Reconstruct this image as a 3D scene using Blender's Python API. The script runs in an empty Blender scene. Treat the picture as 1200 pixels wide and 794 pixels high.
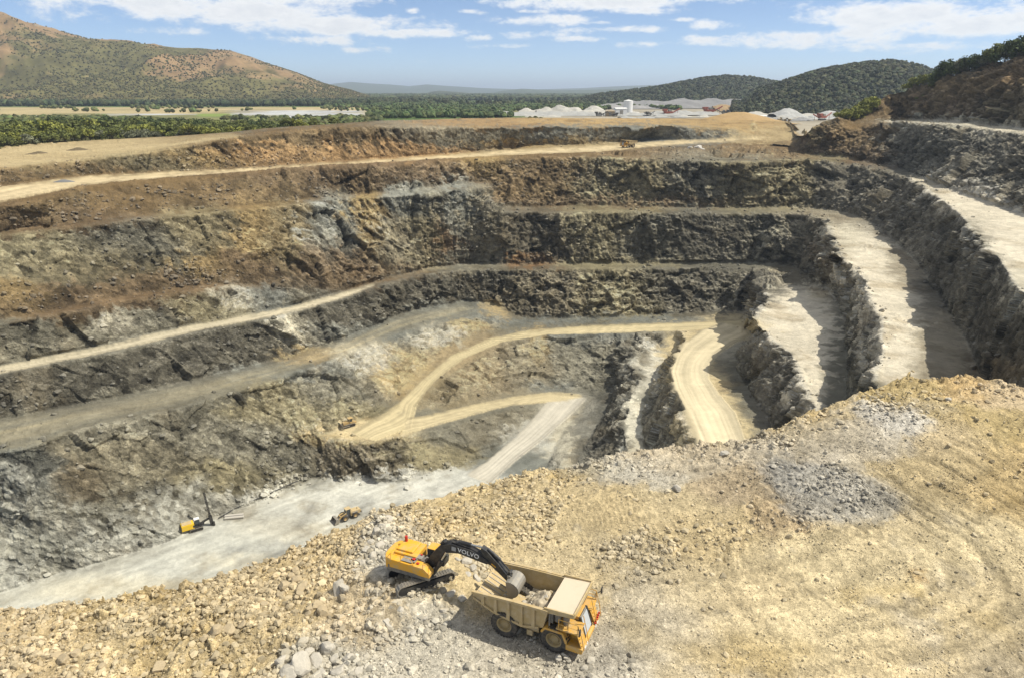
import bpy, bmesh, math, random
import numpy as np
from mathutils import Vector, Matrix
from mathutils.geometry import delaunay_2d_cdt

scene = bpy.context.scene
COL = scene.collection
R = math.radians
rng = np.random.default_rng(7)
random.seed(7)

# ---------------------------------------------------------------- camera, sky, sun, exposure
PITCH = R(19.7)
FOC = 811.0                       # focal length for a frame 1200 wide
CAMZ = 140.0                      # the pit floor is z = 0
cam_d = bpy.data.cameras.new('camera')
cam_d.sensor_width = 36.0
cam_d.lens = 36.0 * FOC / 1200.0
cam_d.clip_start = 0.5
cam_d.clip_end = 120000.0
cam = bpy.data.objects.new('camera', cam_d)
COL.objects.link(cam)
cam.location = (0, 0, CAMZ)
cam.rotation_euler = (R(90) - PITCH, 0, 0)
scene.camera = cam

SUN_EL = R(53.5)
SUN_AZ = R(93.0)                  # measured from +Y (away from the camera) towards +X (right)
sd = bpy.data.lights.new('sun', 'SUN')
sd.energy = 4.2
sd.angle = R(0.5)
sd.color = (1.0, 0.95, 0.84)
sun = bpy.data.objects.new('sun', sd)
COL.objects.link(sun)
sun_dir = Vector((math.sin(SUN_AZ) * math.cos(SUN_EL), math.cos(SUN_AZ) * math.cos(SUN_EL), math.sin(SUN_EL)))
sun.rotation_euler = sun_dir.to_track_quat('Z', 'Y').to_euler()
sun.location = (300, 100, 500)

scene.view_settings.view_transform = 'Standard'
scene.view_settings.look = 'None'
scene.view_settings.gamma = 1.0
scene.view_settings.exposure = 0.46
scene.view_settings.use_curve_mapping = False
scene.render.engine = 'CYCLES'
scene.cycles.max_bounces = 5
scene.cycles.diffuse_bounces = 2
scene.cycles.glossy_bounces = 2
scene.cycles.transparent_max_bounces = 6
scene.cycles.volume_bounces = 0
scene.cycles.use_denoising = True
scene.cycles.denoiser = 'OPENIMAGEDENOISE'
scene.cycles.denoising_input_passes = 'RGB_ALBEDO_NORMAL'
scene.cycles.denoising_prefilter = 'ACCURATE'
scene.cycles.caustics_reflective = False
scene.cycles.caustics_refractive = False


class NT:
    """small helper round a node tree"""
    def __init__(self, tree):
        self.t = tree
        self.n = tree.nodes
        self.l = tree.links

    def new(self, kind, **kw):
        nd = self.n.new(kind)
        for k, v in kw.items():
            setattr(nd, k, v)
        return nd

    def put(self, sock, v):
        if isinstance(v, bpy.types.NodeSocket):
            self.l.new(v, sock)
        elif v is not None:
            sock.default_value = v

    def math(self, op, a, b=None, c=None, clamp=False):
        nd = self.new('ShaderNodeMath', operation=op)
        nd.use_clamp = clamp
        self.put(nd.inputs[0], a)
        self.put(nd.inputs[1], b)
        self.put(nd.inputs[2], c)
        return nd.outputs[0]

    def sstep(self, v, lo, hi, a=0.0, b=1.0):
        nd = self.new('ShaderNodeMapRange', interpolation_type='SMOOTHSTEP')
        self.put(nd.inputs[0], v)
        for i, x in enumerate((lo, hi, a, b)):
            self.put(nd.inputs[i + 1], x)
        return nd.outputs[0]

    def noise(self, vec, scale, detail=4.0, rough=0.55, dist=0.0, dim='3D'):
        nd = self.new('ShaderNodeTexNoise', noise_dimensions=dim)
        self.put(nd.inputs['Vector'], vec)
        nd.inputs['Scale'].default_value = scale
        nd.inputs['Detail'].default_value = detail
        nd.inputs['Roughness'].default_value = rough
        nd.inputs['Distortion'].default_value = dist
        return nd.outputs['Fac']

    def mix(self, fac, a, b, mode='MIX'):
        nd = self.new('ShaderNodeMix', data_type='RGBA', blend_type=mode)
        self.put(nd.inputs[0], fac)
        self.put(nd.inputs[6], a)
        self.put(nd.inputs[7], b)
        return nd.outputs[2]


# ---- the sky
world = bpy.data.worlds.new('World')
scene.world = world
world.use_nodes = True
w = NT(world.node_tree)
w.n.clear()
tc = w.new('ShaderNodeTexCoord')
sky = w.new('ShaderNodeTexSky', sky_type='NISHITA')
sky.sun_disc = False
sky.sun_elevation = SUN_EL
sky.sun_rotation = SUN_AZ
sky.altitude = 900
sky.air_density = 0.55
sky.dust_density = 0.2
sky.ozone_density = 2.2
sep = w.new('ShaderNodeSeparateXYZ')
w.l.new(tc.outputs['Generated'], sep.inputs[0])
az = w.math('ARCTAN2', sep.outputs[0], sep.outputs[1])
el = w.math('ARCSINE', sep.outputs[2])
DEG = 57.29578
azd = w.math('MULTIPLY', az, DEG)
eld = w.math('MULTIPLY', el, DEG)
# cloud banks: (azimuth, elevation, half widths, weight), degrees in the sky
BANKS = [(-27, 6.0, 10, 1.0, .74), (-20, 5.2, 9, 1.0, .74), (-14, 4.6, 8, .85, .72), (-8.5, 4.1, 5.5, .42, .68), (-35, 6.4, 6, .7, .6), (-17, 6.2, 8, .7, .6),
         (-14, 3.5, 4.4, .45, .55), (-24, 3.9, 4, .4, .42), (-36.5, 5.1, 3, .35, .42), (-11, 2.9, 3, .3, .42),
         (7, 6.3, 9, .7, .74), (11, 6.6, 9, .6, .68), (3, 5.0, 4.0, .45, .64), (9.5, 5.6, 3.8, .32, .5), (1.5, 5.6, 1.6, .2, .5),
         (8, 4.35, 4.0, .32, .6), (6.5, 4.8, 1.6, .22, .56), (1.5, 4.0, 3.4, .35, .44), (15, 4.5, 2.2, .42, .56), (16, 3.5, 4.4, .5, .56), (5, 3.7, 3.5, .25, .42), (11, 3.3, 3.5, .3, .44),
         (12.5, 4.9, 1.2, .2, .5), (-7.4, 5.6, .7, .26, .6), (-3, 5.6, 1.3, .25, .52), (-2.5, 3.8, 1.4, .3, .46), (0, 3.2, 3, .25, .38),
         (27, 4.8, 7, 1.1, .72), (32, 3.9, 8, 1.0, .7), (24, 3.5, 7, .8, .58), (33, 6.4, 3, .4, .6), (36, 4.3, 4, 1.2, .6), (29, 2.9, 8, .5, .5),
         (55, 5, 12, 2, .5), (-52, 5, 12, 2, .5), (90, 12, 20, 4, .4), (-100, 14, 24, 5, .4)]
tot = None
for (a0, e0, ra, re, wt) in BANKS:
    da = w.math('DIVIDE', w.math('SUBTRACT', azd, a0), ra)
    de = w.math('DIVIDE', w.math('SUBTRACT', eld, e0), re)
    d2 = w.math('ADD', w.math('MULTIPLY', da, da), w.math('MULTIPLY', de, de))
    g = w.math('MULTIPLY', w.math('EXPONENT', w.math('MULTIPLY', d2, -0.9)), wt)
    tot = g if tot is None else w.math('MAXIMUM', tot, g)
cv = w.new('ShaderNodeCombineXYZ')
w.l.new(azd, cv.inputs[0])
w.l.new(w.math('MULTIPLY', eld, 2.3), cv.inputs[1])
n1 = w.noise(cv.outputs[0], 0.34, 9.0, 0.6, 0.3)
n2 = w.noise(cv.outputs[0], 0.9, 6.0, 0.6, 0.2)
fld = w.math('ADD', tot, w.math('MULTIPLY', w.math('SUBTRACT', n1, 0.5), 1.35))
fld = w.math('ADD', fld, w.math('MULTIPLY', w.math('SUBTRACT', n2, 0.5), 0.4))
fld = w.math('ADD', fld, w.sstep(eld, 14.0, 26.0, 0.0, 0.42))      # unseen broken cloud added overhead to whiten the fill light
cmask = w.sstep(w.math('ADD', fld, w.math('MULTIPLY', w.math('SUBTRACT', w.noise(cv.outputs[0], 2.6, 4.0, 0.6), 0.5), 0.22)), 0.20, 0.62)
cmask = w.math('MULTIPLY', cmask, 0.93)
# a cloud's underside is greyer than its top: sample the same field a little higher
cden = w.sstep(fld, 0.36, 0.85)
ccol = w.mix(w.math('MULTIPLY', cden, n2), (7.9, 7.8, 7.6, 1), (5.4, 5.6, 5.9, 1))
sat = w.new('ShaderNodeHueSaturation')
w.l.new(sky.outputs[0], sat.inputs['Color'])
sat.inputs['Saturation'].default_value = 1.0
skyc = w.mix(cmask, sat.outputs[0], ccol)
bg = w.new('ShaderNodeBackground')
w.l.new(skyc, bg.inputs[0])
bg.inputs[1].default_value = 0.105
wo = w.new('ShaderNodeOutputWorld')
w.l.new(bg.outputs[0], wo.inputs[0])


# ---------------------------------------------------------------- numeric helpers
def pdir(px, py):
    """world direction (z-depth 1) of the line of sight through photo pixel px, py"""
    u = (np.asarray(px, float) - 600.0) / FOC
    v = (397.0 - np.asarray(py, float)) / FOC
    c, s = math.cos(PITCH), math.sin(PITCH)
    return u, c + v * s, -s + v * c


def P(px, py, D=None, Y=None):
    """place a surveyed point: D metres below the camera, or Y metres ahead of it"""
    dx, dy, dz = pdir(px, py)
    t = (-D / dz) if Y is None else Y / dy
    return Vector((float(dx * t), float(dy * t), float(CAMZ + dz * t)))


def tdepth(px, py, D=None, Y=None):
    dx, dy, dz = pdir(px, py)
    return float(-D / dz) if Y is None else float(Y / dy)


def hsh(ix, iy, iz, seed):
    n = (ix.astype(np.uint32) * np.uint32(374761393) + iy.astype(np.uint32) * np.uint32(668265263)
         + iz.astype(np.uint32) * np.uint32(2246822519) + np.uint32((seed * 3266489917) & 0xffffffff))
    n = (n ^ (n >> np.uint32(13))) * np.uint32(1274126177)
    n = (n ^ (n >> np.uint32(16))) * np.uint32(2246822519)
    n = n ^ (n >> np.uint32(15))
    return n.astype(np.float32) * np.float32(1.0 / 4294967296.0)


def vnoise(x, y, z, seed=0):
    ix, iy, iz = np.floor(x), np.floor(y), np.floor(z)
    fx, fy, fz = (x - ix).astype(np.float32), (y - iy).astype(np.float32), (z - iz).astype(np.float32)
    ix, iy, iz = ix.astype(np.int64), iy.astype(np.int64), iz.astype(np.int64)
    fx = fx * fx * (3 - 2 * fx); fy = fy * fy * (3 - 2 * fy); fz = fz * fz * (3 - 2 * fz)
    r = 0
    for a in (0, 1):
        wx = fx if a else 1 - fx
        for b in (0, 1):
            wy = fy if b else 1 - fy
            for c in (0, 1):
                wz = fz if c else 1 - fz
                r = r + wx * wy * wz * hsh(ix + a, iy + b, iz + c, seed)
    return r * 2 - 1


def fbm(x, y, z, scale, octaves=4, gain=0.5, seed=0, ridged=False):
    f, a, s, tot = 1.0 / scale, 1.0, 0.0, 0.0
    for o in range(octaves):
        n = vnoise(x * f + 13.7 * o, y * f + 7.1 * o, z * f + 3.3 * o, seed + o * 17)
        if ridged:
            n = 1 - 2 * np.abs(n)
        s = s + a * n
        tot += a
        a *= gain
        f *= 2.03
    return s / tot


def facets(x, y, z, scale, seed=0):
    """broken-rock field: every cell a tilted face.  Returns height (about -1..1), cell random, gap to the next cell"""
    x, y, z = x / scale, y / scale, z / scale
    bx, by, bz = np.floor(x - .5).astype(np.int64), np.floor(y - .5).astype(np.int64), np.floor(z - .5).astype(np.int64)
    d1 = np.full(x.shape, 9.0, np.float32); d2 = d1.copy()
    val = np.zeros(x.shape, np.float32); cell = val.copy()
    for a in (0, 1):
        for b in (0, 1):
            for c in (0, 1):
                i, j, k = bx + a, by + b, bz + c
                h1, h2, h3 = hsh(i, j, k, seed), hsh(i, j, k, seed + 101), hsh(i, j, k, seed + 202)
                dx = (x - (i + .15 + .7 * h1)).astype(np.float32)
                dy = (y - (j + .15 + .7 * h2)).astype(np.float32)
                dz = (z - (k + .15 + .7 * h3)).astype(np.float32)
                d = dx * dx + dy * dy + dz * dz
                g1, g2, g3 = hsh(i, j, k, seed + 303), hsh(i, j, k, seed + 404), hsh(i, j, k, seed + 505)
                hv = (g1 - .5) * 1.6 + 1.5 * (dx * (g2 - .5) + dy * (g3 - .5) + dz * (h1 - .5)) * 1.6
                near = d < d1
                d2 = np.where(near, d1, np.minimum(d2, d))
                val = np.where(near, hv, val)
                cell = np.where(near, g1, cell)
                d1 = np.where(near, d, d1)
    return val, cell, np.sqrt(d2) - np.sqrt(d1)


def blur(a, r, n=1):
    for _ in range(n):
        for ax in (0, 1):
            pad = [(0, 0), (0, 0)]
            pad[ax] = (r + 1, r)
            c = np.cumsum(np.pad(a, pad, mode='edge'), axis=ax, dtype=np.float64)
            k = 2 * r + 1
            a = (np.take(c, range(k, c.shape[ax]), ax) - np.take(c, range(0, c.shape[ax] - k), ax)) / k
    return a


def ss(v, lo, hi):
    t = np.clip((v - lo) / (hi - lo), 0, 1)
    return t * t * (3 - 2 * t)


def interp(tab, x):
    t = sorted(tab)
    return np.interp(x, [p[0] for p in t], [p[1] for p in t])


# a survey sheet: one cell per photo pixel, used only to interpolate the surveyed points and colours
X0, X1S, Y0S, Y1S = -160, 1360, 0, 960
WS, HS = X1S - X0 + 1, Y1S - Y0S + 1
GX, GY = np.meshgrid(np.arange(X0, X1S + 1), np.arange(Y0S, Y1S + 1))


def tri_fill(out, pts, vals):
    """linear fill of one triangle; vals may be several channels"""
    (xa, ya), (xb, yb), (xc, yc) = pts
    x0, x1 = max(int(math.floor(min(xa, xb, xc))), X0), min(int(math.ceil(max(xa, xb, xc))), X1S)
    y0, y1 = max(int(math.floor(min(ya, yb, yc))), Y0S), min(int(math.ceil(max(ya, yb, yc))), Y1S)
    if x0 > x1 or y0 > y1:
        return
    det = (yb - yc) * (xa - xc) + (xc - xb) * (ya - yc)
    if abs(det) < 1e-9:
        return
    sl = (slice(y0 - Y0S, y1 - Y0S + 1), slice(x0 - X0, x1 - X0 + 1))
    gx, gy = GX[sl], GY[sl]
    l0 = ((yb - yc) * (gx - xc) + (xc - xb) * (gy - yc)) / det
    l1 = ((yc - ya) * (gx - xc) + (xa - xc) * (gy - yc)) / det
    l2 = 1 - l0 - l1
    m = (l0 > -1e-6) & (l1 > -1e-6) & (l2 > -1e-6)
    for o, v in zip(out, vals):
        o[sl][m] = (l0 * v[0] + l1 * v[1] + l2 * v[2])[m]


def densify(line, step=5.0):
    """points (px, py, D or ('Y', y)) -> dense (px, py, 1/t)"""
    q = []
    for p in line:
        t = tdepth(p[0], p[1], Y=p[2][1]) if isinstance(p[2], tuple) else tdepth(p[0], p[1], D=p[2])
        q.append((p[0], p[1], 1.0 / t))
    r = []
    for a, b in zip(q[:-1], q[1:]):
        n = max(1, int(math.hypot(b[0] - a[0], b[1] - a[1]) / step))
        for i in range(n):
            k = i / n
            r.append(tuple(a[j] + (b[j] - a[j]) * k for j in range(3)))
    r.append(q[-1])
    return r


def survey(lines):
    pts = []
    for l in lines:
        pts += densify(l)
    co = [Vector((p[0], p[1])) for p in pts]
    vs, es, fs, ov, oe, of = delaunay_2d_cdt(co, [], [], 0, 1e-4)
    iv = [pts[o[0]][2] for o in ov]
    out = np.full((HS, WS), np.nan)
    for f in fs:
        tri_fill([out], [tuple(vs[i]) for i in f], [[iv[i] for i in f]])
    return out


def sample(a, px, py):
    x = np.clip(px - X0, 0, WS - 1.001); y = np.clip(py - Y0S, 0, HS - 1.001)
    i, j = np.floor(y).astype(int), np.floor(x).astype(int)
    fy, fx = y - i, x - j
    return (a[i, j] * (1 - fy) * (1 - fx) + a[i, j + 1] * (1 - fy) * fx + a[i + 1, j] * fy * (1 - fx) + a[i + 1, j + 1] * fy * fx)


def strip(mask, sv, upper, lower):
    """fill the band between two edge lines of equal length; sv gets 0..1 across the band"""
    for k in range(len(upper) - 1):
        a, b, c, d = upper[k], upper[k + 1], lower[k + 1], lower[k]
        tri_fill([mask, sv], [a, b, c], [(1, 1, 1), (0, 0, 1)])
        tri_fill([mask, sv], [a, c, d], [(1, 1, 1), (0, 1, 1)])


def poly_mask(poly):
    inside = np.zeros((HS, WS), bool)
    n = len(poly)
    for i in range(n):
        (xa, ya), (xb, yb) = poly[i], poly[(i + 1) % n]
        if ya == yb:
            continue
        c = ((GY < ya) != (GY < yb)) & (GX < (xb - xa) * (GY - ya) / (yb - ya) + xa)
        inside ^= c
    return inside.astype(float)


def paint(seeds, default, sharp=1.0, dw=.02):
    """blend colour seeds (px, py, radius, rgb[, weight]) on the survey sheet"""
    acc = np.zeros((HS, WS, 3)); wt = np.full((HS, WS), dw)
    acc += np.array(default) * dw
    for s in seeds:
        px, py, r, c = s[:4]
        rx, ry = r if isinstance(r, tuple) else (r, r)
        k = (s[4] if len(s) > 4 else 1.0) * np.exp(-sharp * (((GX - px) / rx) ** 2 + ((GY - py) / ry) ** 2))
        acc += k[..., None] * np.array(c)
        wt += k
    return acc / wt[..., None]


def grid_mesh(name, co, faces, col, mat, attrs=None, smooth=True):
    me = bpy.data.meshes.new(name)
    used = np.zeros(len(co), bool)
    used[faces.ravel()] = True
    remap = np.cumsum(used) - 1
    co = co[used]
    faces = remap[faces]
    nv, nf, k = len(co), len(faces), faces.shape[1]
    me.vertices.add(nv)
    me.vertices.foreach_set('co', np.ascontiguousarray(co, np.float32).ravel())
    me.loops.add(nf * k)
    me.loops.foreach_set('vertex_index', faces.ravel().astype(np.int32))
    me.polygons.add(nf)
    me.polygons.foreach_set('loop_start', np.arange(0, nf * k, k, dtype=np.int32))
    me.polygons.foreach_set('use_smooth', np.full(nf, smooth, bool))
    if col is not None:
        c = np.ones((nv, 4), np.float32)
        c[:, :3] = np.clip(col[used], 0, 1)
        at = me.attributes.new('Col', 'FLOAT_COLOR', 'POINT')
        at.data.foreach_set('color', c.ravel())
    for an, av in (attrs or {}).items():
        at = me.attributes.new(an, 'FLOAT', 'POINT')
        at.data.foreach_set('value', np.ascontiguousarray(av[used], np.float32))
    me.update(calc_edges=True)
    me.materials.append(mat)
    o = bpy.data.objects.new(name, me)
    COL.objects.link(o)
    return o


def grid_faces(rows, cols):
    i = np.arange(rows * cols).reshape(rows, cols)
    return np.stack([i[:-1, :-1], i[1:, :-1], i[1:, 1:], i[:-1, 1:]], -1).reshape(-1, 4)


def grid_normals(p):
    du = np.gradient(p, axis=1); dv = np.gradient(p, axis=0)
    n = np.cross(dv, du)
    n /= np.linalg.norm(n, axis=-1, keepdims=True) + 1e-9
    n[n[..., 2] < 0] *= -1
    return n


def structure(o, kind='structure'):
    o['kind'] = kind
    return o


# ---------------------------------------------------------------- materials for the ground
def soil_material(name, s1, s2, bump, rough=0.95, contrast=0.5, bdist=0.3, cells=0.0, cellscale=0.5, stretch=(1, 1, 1), relief=False):
    m = bpy.data.materials.new(name)
    m.use_nodes = True
    t = NT(m.node_tree)
    b = t.n['Principled BSDF']
    at = t.new('ShaderNodeAttribute', attribute_name='Col')
    ge = t.new('ShaderNodeNewGeometry')
    a = t.noise(ge.outputs['Position'], s1, 5.0, 0.65)
    c = t.noise(ge.outputs['Position'], s2, 4.0, 0.7)
    k = t.math('ADD', t.math('MULTIPLY', t.math('SUBTRACT', a, 0.5), contrast * 1.6), t.math('MULTIPLY', t.math('SUBTRACT', c, 0.5), contrast * 1.6))
    k = t.math('ADD', k, 1.0)
    h = t.math('ADD', a, t.math('MULTIPLY', c, 0.5))
    if cells:
        mp = t.new('ShaderNodeMapping')
        mp.inputs['Scale'].default_value = stretch
        mp.inputs['Rotation'].default_value = (0.3, -0.5, 0.2)
        t.l.new(ge.outputs['Position'], mp.inputs[0])
        wv = t.new('ShaderNodeVectorMath', operation='ADD')
        t.l.new(mp.outputs[0], wv.inputs[0])
        sc = t.new('ShaderNodeVectorMath', operation='SCALE')
        nz = t.new('ShaderNodeTexNoise')
        nz.inputs['Scale'].default_value = cellscale
        t.l.new(ge.outputs['Position'], nz.inputs['Vector'])
        t.l.new(nz.outputs['Color'], sc.inputs[0])
        sc.inputs['Scale'].default_value = 1.2
        t.l.new(sc.outputs[0], wv.inputs[1])
        for q, amt in ((cellscale, 1.0), (cellscale * 2.6, 0.7)):
            vo = t.new('ShaderNodeTexVoronoi')
            vo.inputs['Scale'].default_value = q
            t.l.new(wv.outputs[0], vo.inputs['Vector'])
            s3 = t.new('ShaderNodeSeparateColor')
            t.l.new(vo.outputs['Color'], s3.inputs[0])
            cell = t.math('SUBTRACT', s3.outputs[0], 0.5)
            k = t.math('ADD', k, t.math('MULTIPLY', cell, cells * amt))
            h = t.math('ADD', h, t.math('MULTIPLY', cell, 1.1 * amt * cellscale / q))
    if relief:
        ra = t.new('ShaderNodeAttribute', attribute_name='rk')
        rv = t.math('ADD', t.math('MULTIPLY', ra.outputs['Fac'], 0.66), 0.34)
        k = t.math('ADD', t.math('MULTIPLY', t.math('SUBTRACT', k, 1.0), rv), 1.0)
        h = t.math('MULTIPLY', h, rv)
    k = t.math('MAXIMUM', k, 0.12)
    mul = t.new('ShaderNodeVectorMath', operation='SCALE')
    t.l.new(at.outputs['Color'], mul.inputs[0])
    t.put(mul.inputs['Scale'], k)
    t.l.new(mul.outputs[0], b.inputs['Base Color'])
    b.inputs['Roughness'].default_value = rough
    b.inputs['Specular IOR Level'].default_value = 0.15
    bp = t.new('ShaderNodeBump')
    bp.inputs['Strength'].default_value = bump
    bp.inputs['Distance'].default_value = bdist
    t.put(bp.inputs['Height'], h)
    t.l.new(bp.outputs[0], b.inputs['Normal'])
    return m


M_ROCK = soil_material('quarry_rock', 0.45, 1.6, 1.0, contrast=0.6, bdist=1.3, cells=0.55, cellscale=0.42, stretch=(.8, .8, 1.2), relief=True)
M_FLOOR = soil_material('pit_floor_dust', .16, .9, .45, contrast=.30, bdist=.4, cells=.12, cellscale=.5)
M_ROAD = soil_material('road_dust', 0.25, 1.1, 0.25, contrast=0.12, bdist=0.3)
M_RUBBLE = soil_material('embankment_soil', 2.2, 8.0, 0.9, contrast=0.75, bdist=0.22, cells=0.34, cellscale=2.0)
M_PLAIN = soil_material('plain_soil', 0.02, 0.1, 0.3, contrast=0.5, bdist=1.0)
# ---------------------------------------------------------------- the pit
def yv(v):
    return ('Y', v)


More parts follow.
